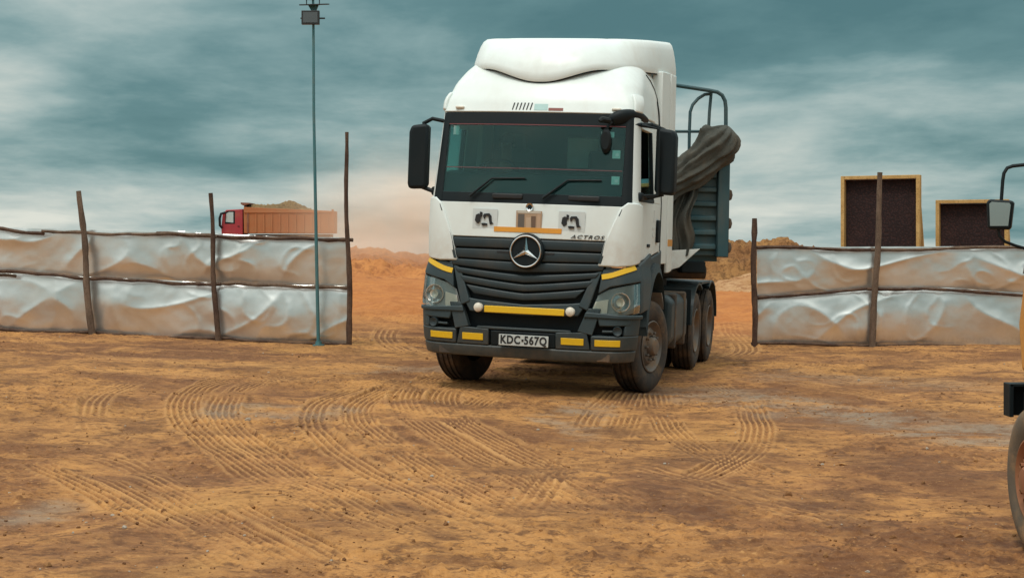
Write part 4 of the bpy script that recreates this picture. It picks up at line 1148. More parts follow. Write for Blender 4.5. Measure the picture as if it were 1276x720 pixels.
def build_emblems():
    P = truck
    def on(x, z, off=0.012):
        c = cabskin(cab_t(x, z), z); return Vector((c.x, c.y - off, c.z))
    # small round badge under the glass
    c = on(0.02, 2.035)
    M = Matrix.Translation(c) @ Matrix.Rotation(R(90), 4, 'X')
    MB().lathe([(-0.01, 0.001), (0.0, 0.020), (0.006, 0.032), (0.012, 0.042), (0.0, 0.045), (-0.02, 0.044)], 24, 'z', M=M).build('round_badge', CHROME, P)
    MB().lathe([(0.006, 0.001), (0.004, 0.026), (-0.004, 0.030)], 24, 'z', M=M).build('badge_centre', BLACKP, P)
    # sticker squares with a dark printed figure
    for x in (-0.475, 0.485):
        c = on(x, 1.895)
        rz = Matrix.Rotation(R(10 * x), 4, 'Z')
        st = MB().box((c.x, c.y, c.z), (0.285, 0.004, 0.215), rot=rz).build('square_sticker', STICKER_GREY, P)
        shapes = [[(-.11, -.02), (-.10, .04), (-.07, .055), (-.05, .03), (-.05, -.03), (-.08, -.055)], [(-.06, .02), (-.055, .075), (-.03, .07), (-.035, .02)],
                  [(-.04, -.05), (-.02, -.075), (.03, -.07), (.03, -.05), (-.01, -.045)], [(-.01, .055), (.05, .06), (.075, .03), (.08, -.03), (.10, -.05), (.06, -.06), (.05, -.02), (.04, .03), (0, .035)], [(-.02, .04), (.0, .05), (.01, .02), (-.01, .0)]]
        for k_, sh in enumerate(shapes):
            MB().prism([(c.x + a, c.z + b) for a, b in sh], c.y - 0.016 - 0.0006 * k_, c.y + 0.004, 'y').build('print', INK, st)
    c = on(0.02, 1.895)
    st = MB().box((c.x, c.y, c.z), (0.285, 0.004, 0.20)).build('picture_sticker', flat_mat('sticker_tan', (0.42, 0.28, 0.18), 0.6), P)
    for (dx, dz, w, h, col) in ((-.085, -.01, .07, .15, (.12, .10, .085)), (.05, -.02, .05, .13, (.15, .09, .06)), (.0, -.03, .06, .12, (.50, .36, .25)), (.0, .085, .26, .02, (.55, .50, .42)), (.11, -.01, .04, .16, (.50, .33, .22))):
        MB().box((c.x + dx, c.y - 0.003, c.z + dz), (w, 0.003, h)).build('print', flat_mat('print_tone', col, .6), st)
    a = [(cab_t(-0.365, 1.765), 1.762), (cab_t(0.38, 1.765), 1.762)]; b = [(cab_t(-0.365, 1.8), 1.815), (cab_t(0.38, 1.8), 1.815)]
    strip(cabskin, a, b, 0.012, 0.006, 12, 1).build('yellow_strip', AMBER, P)
    me = text_mesh('ACTROS', 0.088, 0.004, 0.35, 0.001, 1.25)
    o = put('lettering', me, P, INK, smooth=False)
    c = on(0.655, 1.735, 0.012); o.location = c; o.rotation_euler = (R(90 - 5), 0, R(8))
    o.scale = (0.88, 0.62, 1.0)
    # star
    c = on(0.02, 1.562, 0.075)
    M = Matrix.Translation(c) @ Matrix.Rotation(R(90), 4, 'X')
    MB().lathe([(-0.05, 0.001), (-0.05, 0.195), (-0.005, 0.190), (0.004, 0.176), (0.0, 0.172), (0.0, 0.001)], 48, 'z', M=M).build('emblem_disc', BLACKP, P)
    n = 56; rg = MB(); rg.tube([M @ Vector((0.165 * math.cos(6.28318 * i / n), 0.165 * math.sin(6.28318 * i / n), 0.012)) for i in range(n + 1)], 0.0105, 8, False)
    rg.build('emblem_ring', CHROME, P)
    sv = []; ctr = M @ Vector((0, 0, 0.035))
    mb = MB(); mb.v.append(tuple(ctr)); 
    for i in range(6):
        a = R(90 + 60 * i); r_ = 0.160 if i % 2 == 0 else 0.030
        mb.v.append(tuple(M @ Vector((r_ * math.cos(a), r_ * math.sin(a), 0.010))))
    for i in range(6): mb.f.append((0, 1 + i, 1 + (i + 1) % 6))
    mb.f.append(tuple(range(6, 0, -1)))
    mb.build('emblem_star', CHROME, P, smooth=False)
build_emblems()

def build_grille():
    P = truck
    S = cabskin
    # dark backing behind both grilles
    strip(S, [(-1.0, 0.98), (1.0, 0.98)], [(-1.0, 1.70), (1.0, 1.70)], -0.045, 0.03, 24, 6).build('grille_backing', BLACKP, P)
    def chev(xw, zc, ze, bow=0.45):
        # line from -xw to xw, z = zc in the middle, ze at the ends
        out = []
        for i in range(-8, 9):
            a = i / 8; x = a * xw; z = zc + (ze - zc) * abs(a) ** 1.25
            out.append((cab_t(x, z), z))
        return out
    for (lw, lc, le, uw, uc, ue, off) in ((0.868, 1.585, 1.585, 0.882, 1.688, 1.688, 0.012), (0.850, 1.455, 1.470, 0.866, 1.568, 1.568, 0.012), (0.835, 1.335, 1.385, 0.848, 1.440, 1.456, 0.012),
                                          (0.76, 1.225, 1.300, 0.80, 1.305, 1.365, 0.020), (0.68, 1.130, 1.200, 0.74, 1.205, 1.280, 0.026), (0.56, 1.035, 1.085, 0.66, 1.110, 1.182, 0.030)):
        strip(S, chev(lw, lc, le), chev(uw, uc, ue), off, 0.05, 32, 3, crown=0.006).build('grille_slat', GRILLE, P, bevel=0.010)
    for s in (-1, 1):                                                # dark inlets in the upper slats
        a = [(s * 0.20, 1.530), (s * 0.36, 1.535)]; b = [(s * 0.20, 1.556), (s * 0.36, 1.556)]
        if s < 0: a, b = a[::-1], b[::-1]
        strip(S, a, b, 0.021, 0.006, 4, 1).build('inlet', INK, P)
build_grille()

def build_bumper():
    P = truck; S = bmpskin
    root = empty('bumper', (0, 0, 0), (0, 0, 0), P)
    def st(name, lo, up, off, th, mat=DARKP, bev=0.010, nu=16, nv=4, crown=0.0, par=None):
        return strip(S, lo, up, off, th, nu, nv, crown=crown).build(name, mat, par or root, bevel=bev)
    # recessed dark core
    st('core', [(-1.8, 0.44), (1.8, 0.44)], [(-1.8, 1.36), (1.8, 1.36)], -0.13, 0.03, BLACKP, 0, 48, 6)
    # lower apron
    st('apron', sym([(0, .405), (1.0, .405), (1.9, .420)]), sym([(0, .535), (1.0, .535), (1.9, .545)]), 0.0, 0.09, DARKP, 0.016, 60, 3)
    # number plate band between the inner reflectors
    st('plate_band', [(bt(-.35), .54), (bt(.37), .54)], [(bt(-.35), .70), (bt(.37), .70)], -0.012, 0.05, BLACKP)
    for s in (-1, 1):
        def m(pts): return [(s * a, z) for a, z in (pts if s > 0 else pts[::-1])]
        # inner lower wing beside the plate
        st('lower_wing', m([(bt(.37), .54), (bt(.74), .54)]), m([(bt(.37), .715), (bt(.70), .73)]), 0.0, 0.08)
        # slanting strut between apron and lamp panel
        st('strut', m([(bt(.60), .735), (bt(.76), .70)]), m([(bt(.70), .985), (bt(.84), .985)]), 0.004, 0.08)
        # outer corner around the fog lamp slot
        st('corner_lower', m([(bt(.745), .54), (1.3, .545), (1.9, .55)]), m([(bt(.745), .695), (1.3, .70), (1.9, .71)]), 0.004, 0.09, DARKP, 0.012, 20)
        st('corner_blade', m([(bt(.86), .735), (1.15, .738)]), m([(bt(.86), .760), (1.15, .762)]), -0.01, 0.05, DARKP, 0.006, 10, 2)
        st('corner_side', m([(1.38, .70), (1.9, .705)]), m([(1.40, .90), (1.9, .90)]), 0.003, 0.09, DARKP, 0.012, 12)
        st('corner_upper', m([(bt(.83), .80), (1.2, .805), (1.55, .815)]), m([(bt(.80), .90), (1.2, .895), (1.55, .895)]), 0.006, 0.08, DARKP, 0.012, 16)
        st('lamp_sill', m([(bt(.66), .885), (1.2, .88), (1.92, .885)]), m([(bt(.68), .945), (1.2, .925), (1.92, .925)]), 0.022, 0.10, DARKP, 0.014, 24)
        # fog lamp
        c = S(s * 1.22, .755); 
        MB().lathe([(-0.05, .05), (.0, .052), (.012, .046), (.004, .03), (.0, .001)], 20, 'y', M=Matrix.Translation(c + Vector((0, -0.0, 0))) @ Matrix.Rotation(R(180 + s * 12), 4, 'Z')).build('fog_lamp', GRILLE, root)
        # headlight: housing bowl, reflectors, clear lens
        hl = empty('headlight', S(s * 1.15, 1.05), (0, 0, 0), root)
        off = -Vector(hl.location)
        def sth(name, lo, up, o_, th, mat, bev=0.0, nu=14, nv=6, crown=0.0):
            ob = strip(S, lo, up, o_, th, nu, nv, crown=crown).build(name, mat, hl, bevel=bev); ob.location = off; return ob
        loh = [(bt(.715), .915), (1.0, .905), (1.35, .92), (1.78, .95)]; uph = [(bt(.80), 1.13), (1.0, 1.20), (1.35, 1.235), (1.78, 1.265)]
        sth('bowl', m(loh), m(uph), -0.06, 0.01, HLBOWL)
        sth('lens', m(loh), m(uph), 0.004, 0.006, LENS)
        c = S(s * 1.24, 1.06) + off
        MB().lathe([(-.03, .001), (-.028, .05), (.0, .085), (.02, .095), (.02, .103), (-.03, .10)], 28, 'y', M=Matrix.Translation(c + Vector((0, 0.035, 0))) @ Matrix.Rotation(R(180), 4, 'Z') @ Matrix.Rotation(0, 4, 'X')).build('reflector', CHROME, hl)
        MB().lathe([(-.03, .001), (-.01, .035), (.0, .045)], 20, 'y', M=Matrix.Translation(c + Vector((0, 0.0, 0))) @ Matrix.Rotation(R(180), 4, 'Z')).build('bulb_cover', LENS_WHITE, hl)
        sth('indicator', m([(bt(.735), .925), (0.98, .92)]), m([(bt(.775), 1.06), (0.99, 1.09)]), -0.02, 0.02, LENS_WHITE, 0.004, 4, 3)
        # brow over the headlight and side fender to the wheel arch
        st('brow', m([(bt(.80), 1.14), (1.0, 1.215), (1.35, 1.25), (1.80, 1.28)]), m([(bt(.83), 1.40), (1.0, 1.425), (1.35, 1.42), (1.80, 1.44)]), 0.012, 0.10, DARKP, 0.014, 24, 5)
        st('lamp_inner', m([(bt(.60), 1.0), (bt(.70), .955)]), m([(bt(.74), 1.36), (bt(.83), 1.39)]), 0.008, 0.08, DARKP, 0.010, 6, 8)
        fy = [(1.80, .93), (2.2, .95), (2.42, .96)]
        st('fender_side', m([(1.79, .935), (2.15, .96), (2.36, .97)]), m([(1.81, 1.455), (2.2, 1.50), (2.62, 1.58)]), 0.006, 0.06, DARKP, 0.012, 14, 8)
        # reflective strips
        st('reflective_strip', m([(bt(.785), .588), (1.30, .592)]), m([(bt(.785), .656), (1.30, .660)]), 0.012, 0.008, AMBER if False else YELLOW, 0.002, 10, 1)
        st('reflective_strip', m([(bt(.43), .590), (bt(.67), .590)]), m([(bt(.43), .662), (bt(.67), .662)]), 0.008, 0.008, YELLOW, 0.002, 6, 1)
        lo = m([(bt(.83), 1.290), (1.35, 1.365), (1.66, 1.405)]); up = m([(bt(.82), 1.345), (1.30, 1.415), (1.60, 1.450)])
        st('reflective_strip', lo, up, 0.022, 0.008, YELLOW, 0.002, 12, 1)
    # cross member under the lower grille, chevron upper edge
    lo = [(bt(-.60), .895), (0, .875), (bt(.60), .895)]; up = [(bt(-.70), 1.05), (bt(-.5), 1.025), (0, .995), (bt(.5), 1.025), (bt(.70), 1.05)]
    st('cross_member', lo, up, -0.004, 0.07, DARKP, 0.012, 32, 3)
    st('tow_recess_lip', [(bt(-.52), .715), (bt(.54), .715)], [(bt(-.50), .745), (bt(.52), .745)], -0.005, 0.06, DARKP, 0.008, 16, 1)
    # yellow bar with two round lamps
    a = S(bt(-.43), .93); 
    MB().box((0.03, -0.035, .932), (0.88, 0.02, 0.072)).build('yellow_bar', YELLOW, root, bevel=0.006)
    for x in (-.475, .535):
        MB().lathe([(-.05, .025), (-.045, .044), (.01, .051), (.028, .044), (.04, .024), (.043, .001)], 24, 'y', M=Matrix.Translation((x, -0.04, .945)) @ Matrix.Rotation(R(180), 4, 'Z')).build('round_lamp', LENS_WHITE, root)
        MB().box((x, 0.0, .945), (0.03, 0.08, 0.03)).build('lamp_bracket', BLACKP, root)
    # number plate
    pl = MB().box((0.033, -0.022, .612), (0.545, 0.008, 0.118)).build('number_plate', flat_mat('plate_white', (0.50, 0.52, 0.50), 0.5), root, bevel=0.003)
    me = text_mesh('KDC 567Q', 0.122, 0.003, 0.0, 0.0042, 1.12)
    o = put('lettering', me, pl, INK, smooth=False); o.location = (0.033, -0.028, .612); o.rotation_euler = (R(90), 0, 0)
    o.scale = (0.82, 0.98, 1)
    MB().box((0.024, -0.0275, .613), (0.022, 0.003, 0.026)).build('plate_emblem', INK, pl)
    # steps behind the bumper end and inner arch
    for s in (-1, 1):
        S2 = sideskin(s)
        ar = MB(); n = 18; pts = []
        for i in range(n + 1):
            a = R(8 + 150 * i / n)
            pts.append((1.44 - 0.62 * math.cos(a), 0.56 + 0.66 * math.sin(a) * 1.22))
        outer = [(y, z + 0.10) for y, z in pts]
        for i in range(n):
            ar.add([(s * 1.00, *pts[i]), (s * 1.22, *pts[i]), (s * 1.22, *pts[i + 1]), (s * 1.00, *pts[i + 1]),
                    (s * 1.00, *outer[i]), (s * 1.20, *outer[i]), (s * 1.20, *outer[i + 1]), (s * 1.00, *outer[i + 1])],
                   [(0, 1, 2, 3), (4, 7, 6, 5), (1, 5, 6, 2), (0, 3, 7, 4)])
        ar.build('wheel_arch', DARKP, P, angle=50)
        MB().prism([(0.98, 1.40), (1.9, 1.40), (1.9, 1.62), (1.74, 1.585), (1.1, 1.52), (0.75, 1.49)], s * 1.02, s * 1.165, 'x').build('arch_cover', DARKP, P, bevel=0.02)
build_bumper()

def build_mirrors():
    P = truck
    for s in (-1, 1):
        mr = empty('side_mirror', (s * 1.16, 0.42, 2.55), (0, 0, 0), P)
        o = Vector((s * 1.16, 0.42, 2.55))
        c = Vector((s * 1.345, 0.38, 2.56)) if s < 0 else Vector((1.375, 0.72, 2.58))
        pr = [(-.10, -.36), (-.115, -.30), (-.115, .27), (-.09, .345), (.085, .37), (.115, .33), (.115, -.30), (.09, -.35)]
        if s > 0: pr = [(-a, b) for a, b in pr]
        mb = MB(); mb.prism([(a * (.97), b) for a, b in pr], -0.085, 0.075, 'y', M=Matrix.Translation(c - o) @ Matrix.Rotation(R(-s * 6), 4, 'Z'))
        hs = mb.build('housing', BLACKP, mr, bevel=0.035, segs=3)
        gl = new_mat('mirror_glass'); pbsdf(gl[1], gl[2], (0.75, 0.78, 0.78), 0.04, 1.0)
        MB().box(c - o + Vector((0, 0.082, 0.10)), (0.18, 0.008, 0.40)).build('mirror_glass', gl[0], hs)
        MB().box(c - o + Vector((0, 0.082, -0.22)), (0.18, 0.008, 0.18)).build('mirror_glass', gl[0], hs)
        MB().tube([Vector((s * 1.06, 0.40, 2.96)) - o, Vector((s * 1.2, c.y - .02, 2.985)) - o, Vector((c.x - s * .03, c.y, 2.93)) - o], 0.022, 8).build('arm', BLACKP, mr)
        MB().tube([Vector((s * 1.12, 0.42, 2.20)) - o, Vector((s * 1.17, c.y - .02, 2.185)) - o, Vector((c.x - s * .02, c.y, 2.235)) - o], 0.024, 8).build('arm', BLACKP, mr)
        MB().box(Vector((s * 1.14, 0.42, 2.185)) - o, (0.09, 0.16, 0.10)).build('foot', BLACKP, mr, bevel=0.025)
        if s > 0:
            MB().tube([Vector((1.13, .46, 2.96)) - o, Vector((1.30, .56, 2.93)) - o, Vector((1.31, .60, 2.22)) - o, Vector((1.15, .46, 2.2)) - o], 0.020, 8).build('stay', BLACKP, mr)
    # kerb mirror pod over the passenger corner of the windscreen
    c = cabskin(1.35, 3.06)
    km = MB()
    km.v = []; 
    n = 20; rows = []
    base = [(0.78, 3.01, -0.17), (0.86, 3.09, -0.20), (0.97, 3.13, -0.17), (1.09, 3.135, -0.08), (1.155, 3.10, 0.12), (1.16, 3.05, 0.50)]
    bt_ = [(0.79, 2.94, -0.12), (0.88, 2.91, -0.14), (0.98, 2.93, -0.10), (1.07, 2.97, 0.0), (1.10, 2.99, 0.14), (1.10, 2.99, 0.50)]
    y0 = 0.40
    for i in range(6):
        a, b = base[i], bt_[i]
        km.v += [(a[0], y0 + a[2], a[1]), (b[0], y0 + b[2], b[1]), (b[0] - 0.02, y0 + b[2] + 0.16, b[1] + 0.02), (a[0] - 0.04, y0 + a[2] + 0.18, a[1])]
    for i in range(5):
        for j in range(4):
            km.f.append((i * 4 + j, (i + 1) * 4 + j, (i + 1) * 4 + (j + 1) % 4, i * 4 + (j + 1) % 4))
    km.f += [(0, 1, 2, 3), (20, 23, 22, 21)]
    pod = km.build('kerb_mirror', BLACKP, P, angle=180)
    sbm = pod.modifiers.new('round', 'SUBSURF'); sbm.levels = 2; sbm.render_levels = 2
    MB().tube([(0.83, 0.22, 2.985), (0.76, 0.14, 2.99), (0.74, 0.12, 2.97)], [0.03, 0.035, 0.02], 8).build('mirror_stub', BLACKP, pod)
    # round front mirror hanging inside view of the glass
    mb = MB(); mb.lathe([(-.03, .001), (-.03, .07), (.0, .10), (.03, .09), (.03, .001)], 24, 'y', M=Matrix.Translation((0.80, 0.20, 2.77)) @ Matrix.Scale(1.35, 4, (0, 0, 1)) @ Matrix.Scale(0.6, 4, (1, 0, 0)))
    mb.build('front_mirror', BLACKP, P)
    MB().tube([(0.80, 0.20, 2.9), (0.85, 0.24, 2.97)], 0.014, 6).build('front_mirror_arm', BLACKP, P)
build_mirrors()

def build_chassis():
    P = truck
    FA, RA, RB = 1.44, 4.74, 6.09
    st = R(-13)
    wheel(P, (1.035, FA, 0.52), 1, steer=st); wheel(P, (-1.035, FA, 0.52), -1, steer=st)
    for y in (RA, RB):
        for s in (-1, 1):
            wheel(P, (s * 1.075, y, 0.52), s, convex=False, width=0.30)
            wheel(P, (s * 0.735, y, 0.52), s, convex=False, width=0.30, lugs=False)
    for y in (FA, RA, RB):
        MB().tube([(-1.0, y, 0.50), (-0.3, y, 0.44), (0.3, y, 0.44), (1.0, y, 0.50)], 0.07 if y == FA else 0.10, 12).build('axle', CHASSIS, P)
        if y != FA: MB().lathe([(-.22, .001), (-.2, .16), (0, .24), (.2, .16), (.22, .001)], 24, 'y', M=Matrix.Translation((0, y, 0.47))).build('differential', CHASSIS, P)
    for s in (-1, 1):
        MB().box((s * 0.40, 3.75, 0.92), (0.08, 6.6, 0.28)).build('frame_rail', CHASSIS, P, bevel=0.01)
    for y in (1.0, 2.6, 3.7, 5.4, 6.9): MB().box((0, y, 0.92), (0.72, 0.12, 0.18)).build('cross_beam', CHASSIS, P)
    MB().box((0, 1.75, 0.93), (0.9, 1.9, 0.94)).build('engine', CHASSIS, P, bevel=0.06)  # engine, its box carried low to deepen the shade under the truck
    MB().box((0, 0.16, 0.47), (1.9, 0.10, 0.10)).build('underrun_beam', CHASSIS, P, bevel=0.01)
    # fuel tank, battery box
    tk = MB(); tk.prism([(0.58, 0.42), (1.12, 0.42), (1.20, 0.50), (1.20, 0.98), (1.12, 1.06), (0.58, 1.06)], 2.62, 3.95, 'y'); tk.build('fuel_tank', DARKP, P, bevel=0.05, segs=4)
    for y in (2.9, 3.65): MB().box((0.9, y, 0.74), (0.64, 0.05, 0.68)).build('tank_strap', CHASSIS, P, bevel=0.05)
    MB().box((-0.9, 3.1, 0.74), (0.6, 1.2, 0.6)).build('battery_box', DARKP, P, bevel=0.04)
    # rounded pale guard plate just behind the front wheel
    gp = MB(); n = 12; pts = []
    for i in range(n + 1):
        a = R(-38 + 96 * i / n); pts.append((1.44 + 0.66 * math.cos(a), 0.56 + 0.66 * math.sin(a)))
    for i in range(n):
        a, b = pts[i], pts[i + 1]
        gp.add([(0.86, *a), (1.20, *a), (1.20, *b), (0.86, *b), (0.86, a[0] + .03, a[1]), (1.20, a[0] + .03, a[1]), (1.20, b[0] + .03, b[1]), (0.86, b[0] + .03, b[1])], [(0, 1, 2, 3), (4, 7, 6, 5), (1, 5, 6, 2), (0, 3, 7, 4)])
    gp.build('rear_splash_guard', ALU, P, angle=60)
    # rear mudguards and deck
    for s in (-1, 1):
        for y in (RA, RB):
            mg = MB(); n = 14; a0, a1 = (8, 120) if y == RA else (60, 172)
            pts = []
            for i in range(n + 1):
                a = R(180 - (a0 + (a1 - a0) * i / n)); pts.append((y + 0.62 * math.cos(a), 0.54 + 0.60 * math.sin(a)))
            for i in range(n):
                a, b = pts[i], pts[i + 1]
                mg.add([(s * 0.58, *a), (s * 1.24, *a), (s * 1.24, *b), (s * 0.58, *b), (s * 0.58, a[0], a[1] + .03), (s * 1.24, a[0], a[1] + .03), (s * 1.24, b[0], b[1] + .03), (s * 0.58, b[0], b[1] + .03)], [(0, 1, 2, 3), (4, 7, 6, 5), (1, 5, 6, 2), (0, 3, 7, 4)])
            mg.build('mudguard', DARKP, P, angle=60)
        MB().box((s * 0.91, (RA + RB) / 2 + .05, 1.155), (0.64, 0.92, 0.03)).build('mudguard_top', DARKP, P)
        MB().box((s * 0.92, RA - 0.63, 0.86), (0.60, 0.02, 0.46)).build('mud_flap', BLACKP, P)
        MB().box((s * 0.92, 6.78, 0.74), (0.56, 0.02, 0.66)).build('mud_flap', BLACKP, P)
    MB().box((0, 3.4, 1.085), (1.6, 1.1, 0.03)).build('deck_plate', CHASSIS, P)
    MB().lathe([(0, .001), (0, .5), (.06, .52), (.09, .48), (.09, .001)], 32, 'z', M=Matrix.Translation((0, 5.2, 1.1))).build('fifth_wheel', CHASSIS, P)
    # exhaust stack and air hoses between cab and trailer
    MB().tube([(-0.7, 2.55, 1.1), (-0.7, 2.55, 3.2)], 0.11, 14).build('air_stack', BLACKP, P)
    for i, x in enumerate((-0.2, 0.0, 0.2)):
        MB().tube([(x, 2.42, 2.1), (x + .05, 2.8, 1.55), (x, 3.3, 1.45), (x - .05, 3.7, 1.75)], 0.018, 8).build('air_hose', BLACKP, P)
build_chassis()

# ------------------------------------------------------------------ tipping semi-trailer behind the tractor
KING = T_MAT @ Vector((0, 5.2, 1.2))
TR_M = Matrix.Translation((KING.x - 0.13, KING.y, gzf(KING.x, KING.y) - 0.01)) @ Matrix.Rotation(R(10), 4, 'Z') @ Matrix.Rotation(R(1.2), 4, 'Y')
HB = -1.30                                                           # headboard plane, local y
def trail_pt(px, py, yl=HB):
    """local point on the plane y = yl under a photo pixel"""
    Mi = TR_M.inverted()
    o = Mi @ Vector((0, 0, CAM_H)); d = Mi.to_3x3() @ Vector(((px - 638) / FPX, 1, -(py - HORIZON) / FPX))
    t = (yl - o.y) / d.y
    return o + d * t
def build_trailer():
    root = empty('tipper_trailer'); root.matrix_world = TR_M
    tag(root, 'teal steel tipping trailer with ribbed headboard behind the white cab', 'trailer')
    zt, zb, W = 2.80, 1.55, 1.25
    MB().box((0, HB + .03, (zt + zb) / 2), (2 * W - .1, .06, zt - zb)).build('headboard', TEALSTEEL, root, bevel=.006)
    for i in range(7):
        z = zb + .06 + i * .19
        MB().prism([(HB - .055, z + .025), (HB - .055, z + .075), (HB + .001, z + .10), (HB + .001, z)], -W + .07, W - .13, 'x').build('rib', TEALSTEEL, root, bevel=.006)
    for s in (-1, 1):
        MB().box((s * (W - .04), HB - .01, (zt + zb) / 2 + .02), (.16, .16, zt - zb + .08)).build('corner_post', TEALSTEEL, root, bevel=.012)
        MB().box((s * (W - .02), 2.9, (zt + zb) / 2), (.06, 8.2, zt - zb)).build('side_wall', TEALSTEEL, root, bevel=.006)
        for i in range(9):
            MB().prism([(W + .01, 0), (W + .01, .12), (W + .07, .10), (W + .07, .02)], zb + .02, zt - .02, 'z', M=Matrix.Translation((0, -.6 + i * .9, 0)) if s > 0 else Matrix.Translation((0, -.6 + i * .9, 0)) @ Matrix.Scale(-1, 4, (1, 0, 0))).build('side_rib', TEALSTEEL, root)
        MB().box((s * W, 2.9, zt + .03), (.10, 8.3, .09)).build('top_rail', TEALSTEEL, root, bevel=.01)
        MB().box((s * .5, 3.0, 1.20), (.12, 8.0, .26)).build('chassis_beam', CHASSIS, root, bevel=.01)
        MB().box((s * .62, 1.6, .70), (.14, .14, .9)).build('landing_leg', CHASSIS, root, bevel=.01)
        for y in (4.4, 5.7, 7.0):
            wheel(root, (s * 1.02, y, .52), s, convex=False, width=.36)
    for (z, dz) in ((2.36, .05), (1.98, .06), (1.66, .05)):         # hooks and rope lumps on the near corner post
        MB().lathe([(-.05, .001), (-.04, .03), (0, .045), (.04, .03), (.05, .001)], 10, 'z', M=Matrix.Translation((W + .06, HB - .02, z)) @ Matrix.Scale(1.5, 4, (0, 0, 1))).build('hook', CHASSIS, root)
    MB().box((0, 2.9, zb - .04), (2 * W - .12, 8.2, .08)).build('floor', TEALSTEEL, root)
    MB().box((0, 7.02, (zt + zb) / 2), (2 * W - .12, .06, zt - zb)).build('tailgate', TEALSTEEL, root, bevel=.006)
    for y in (4.4, 5.7, 7.0): MB().tube([(-.9, y, .5), (.9, y, .5)], .08, 10).build('axle', CHASSIS, root)
    MB().box((0.85, HB + .12, zb - .16), (.34, .16, .16)).build('junction_box', BLACKP, root, bevel=.02)
    MB().lathe([(-.3, .001), (-.3, .10), (.3, .10), (.3, .001)], 16, 'x', M=Matrix.Translation((0.78, HB + .3, zb - .22))).build('air_tank', CHASSIS, root)
    MB().lathe([(0, .14), (1.2, .14)], 16, 'z', M=Matrix.Translation((0, HB - .22, 1.35))).build('hoist_ram', CHASSIS, root)
    # guard cage of steel tube above the headboard
    def tb(pts, r, y=HB): MB().tube([trail_pt(a, b, y) for a, b in pts], r, 8).build('guard_tube', TEALSTEEL, root)
    tb([(800, 100), (845, 107), (884, 113), (894, 115), (900, 119), (903.5, 126), (904.5, 135), (904.5, 215)], .027)
    tb([(858, 240), (859, 165), (860, 140), (863, 131), (870, 123), (878, 118), (886, 117)], .022, HB + .05)
    tb([(886.5, 113), (884, 140), (882.5, 170), (882, 215)], .022, HB + .09)
    tb([(800, 163), (845, 164), (883, 164)], .020, HB + .05)
    tb([(815, 103), (816, 215)], .022, HB + .05)
    pl = [trail_pt(a, b, HB - .2) for a, b in ((836, 312), (872, 310), (866, 315), (846, 333), (836, 336))]
    MB().prism([(q.x, q.z) for q in pl], HB - .22, HB - .2, 'y').build('white_plate', WHITE, root, bevel=.004)
build_trailer()

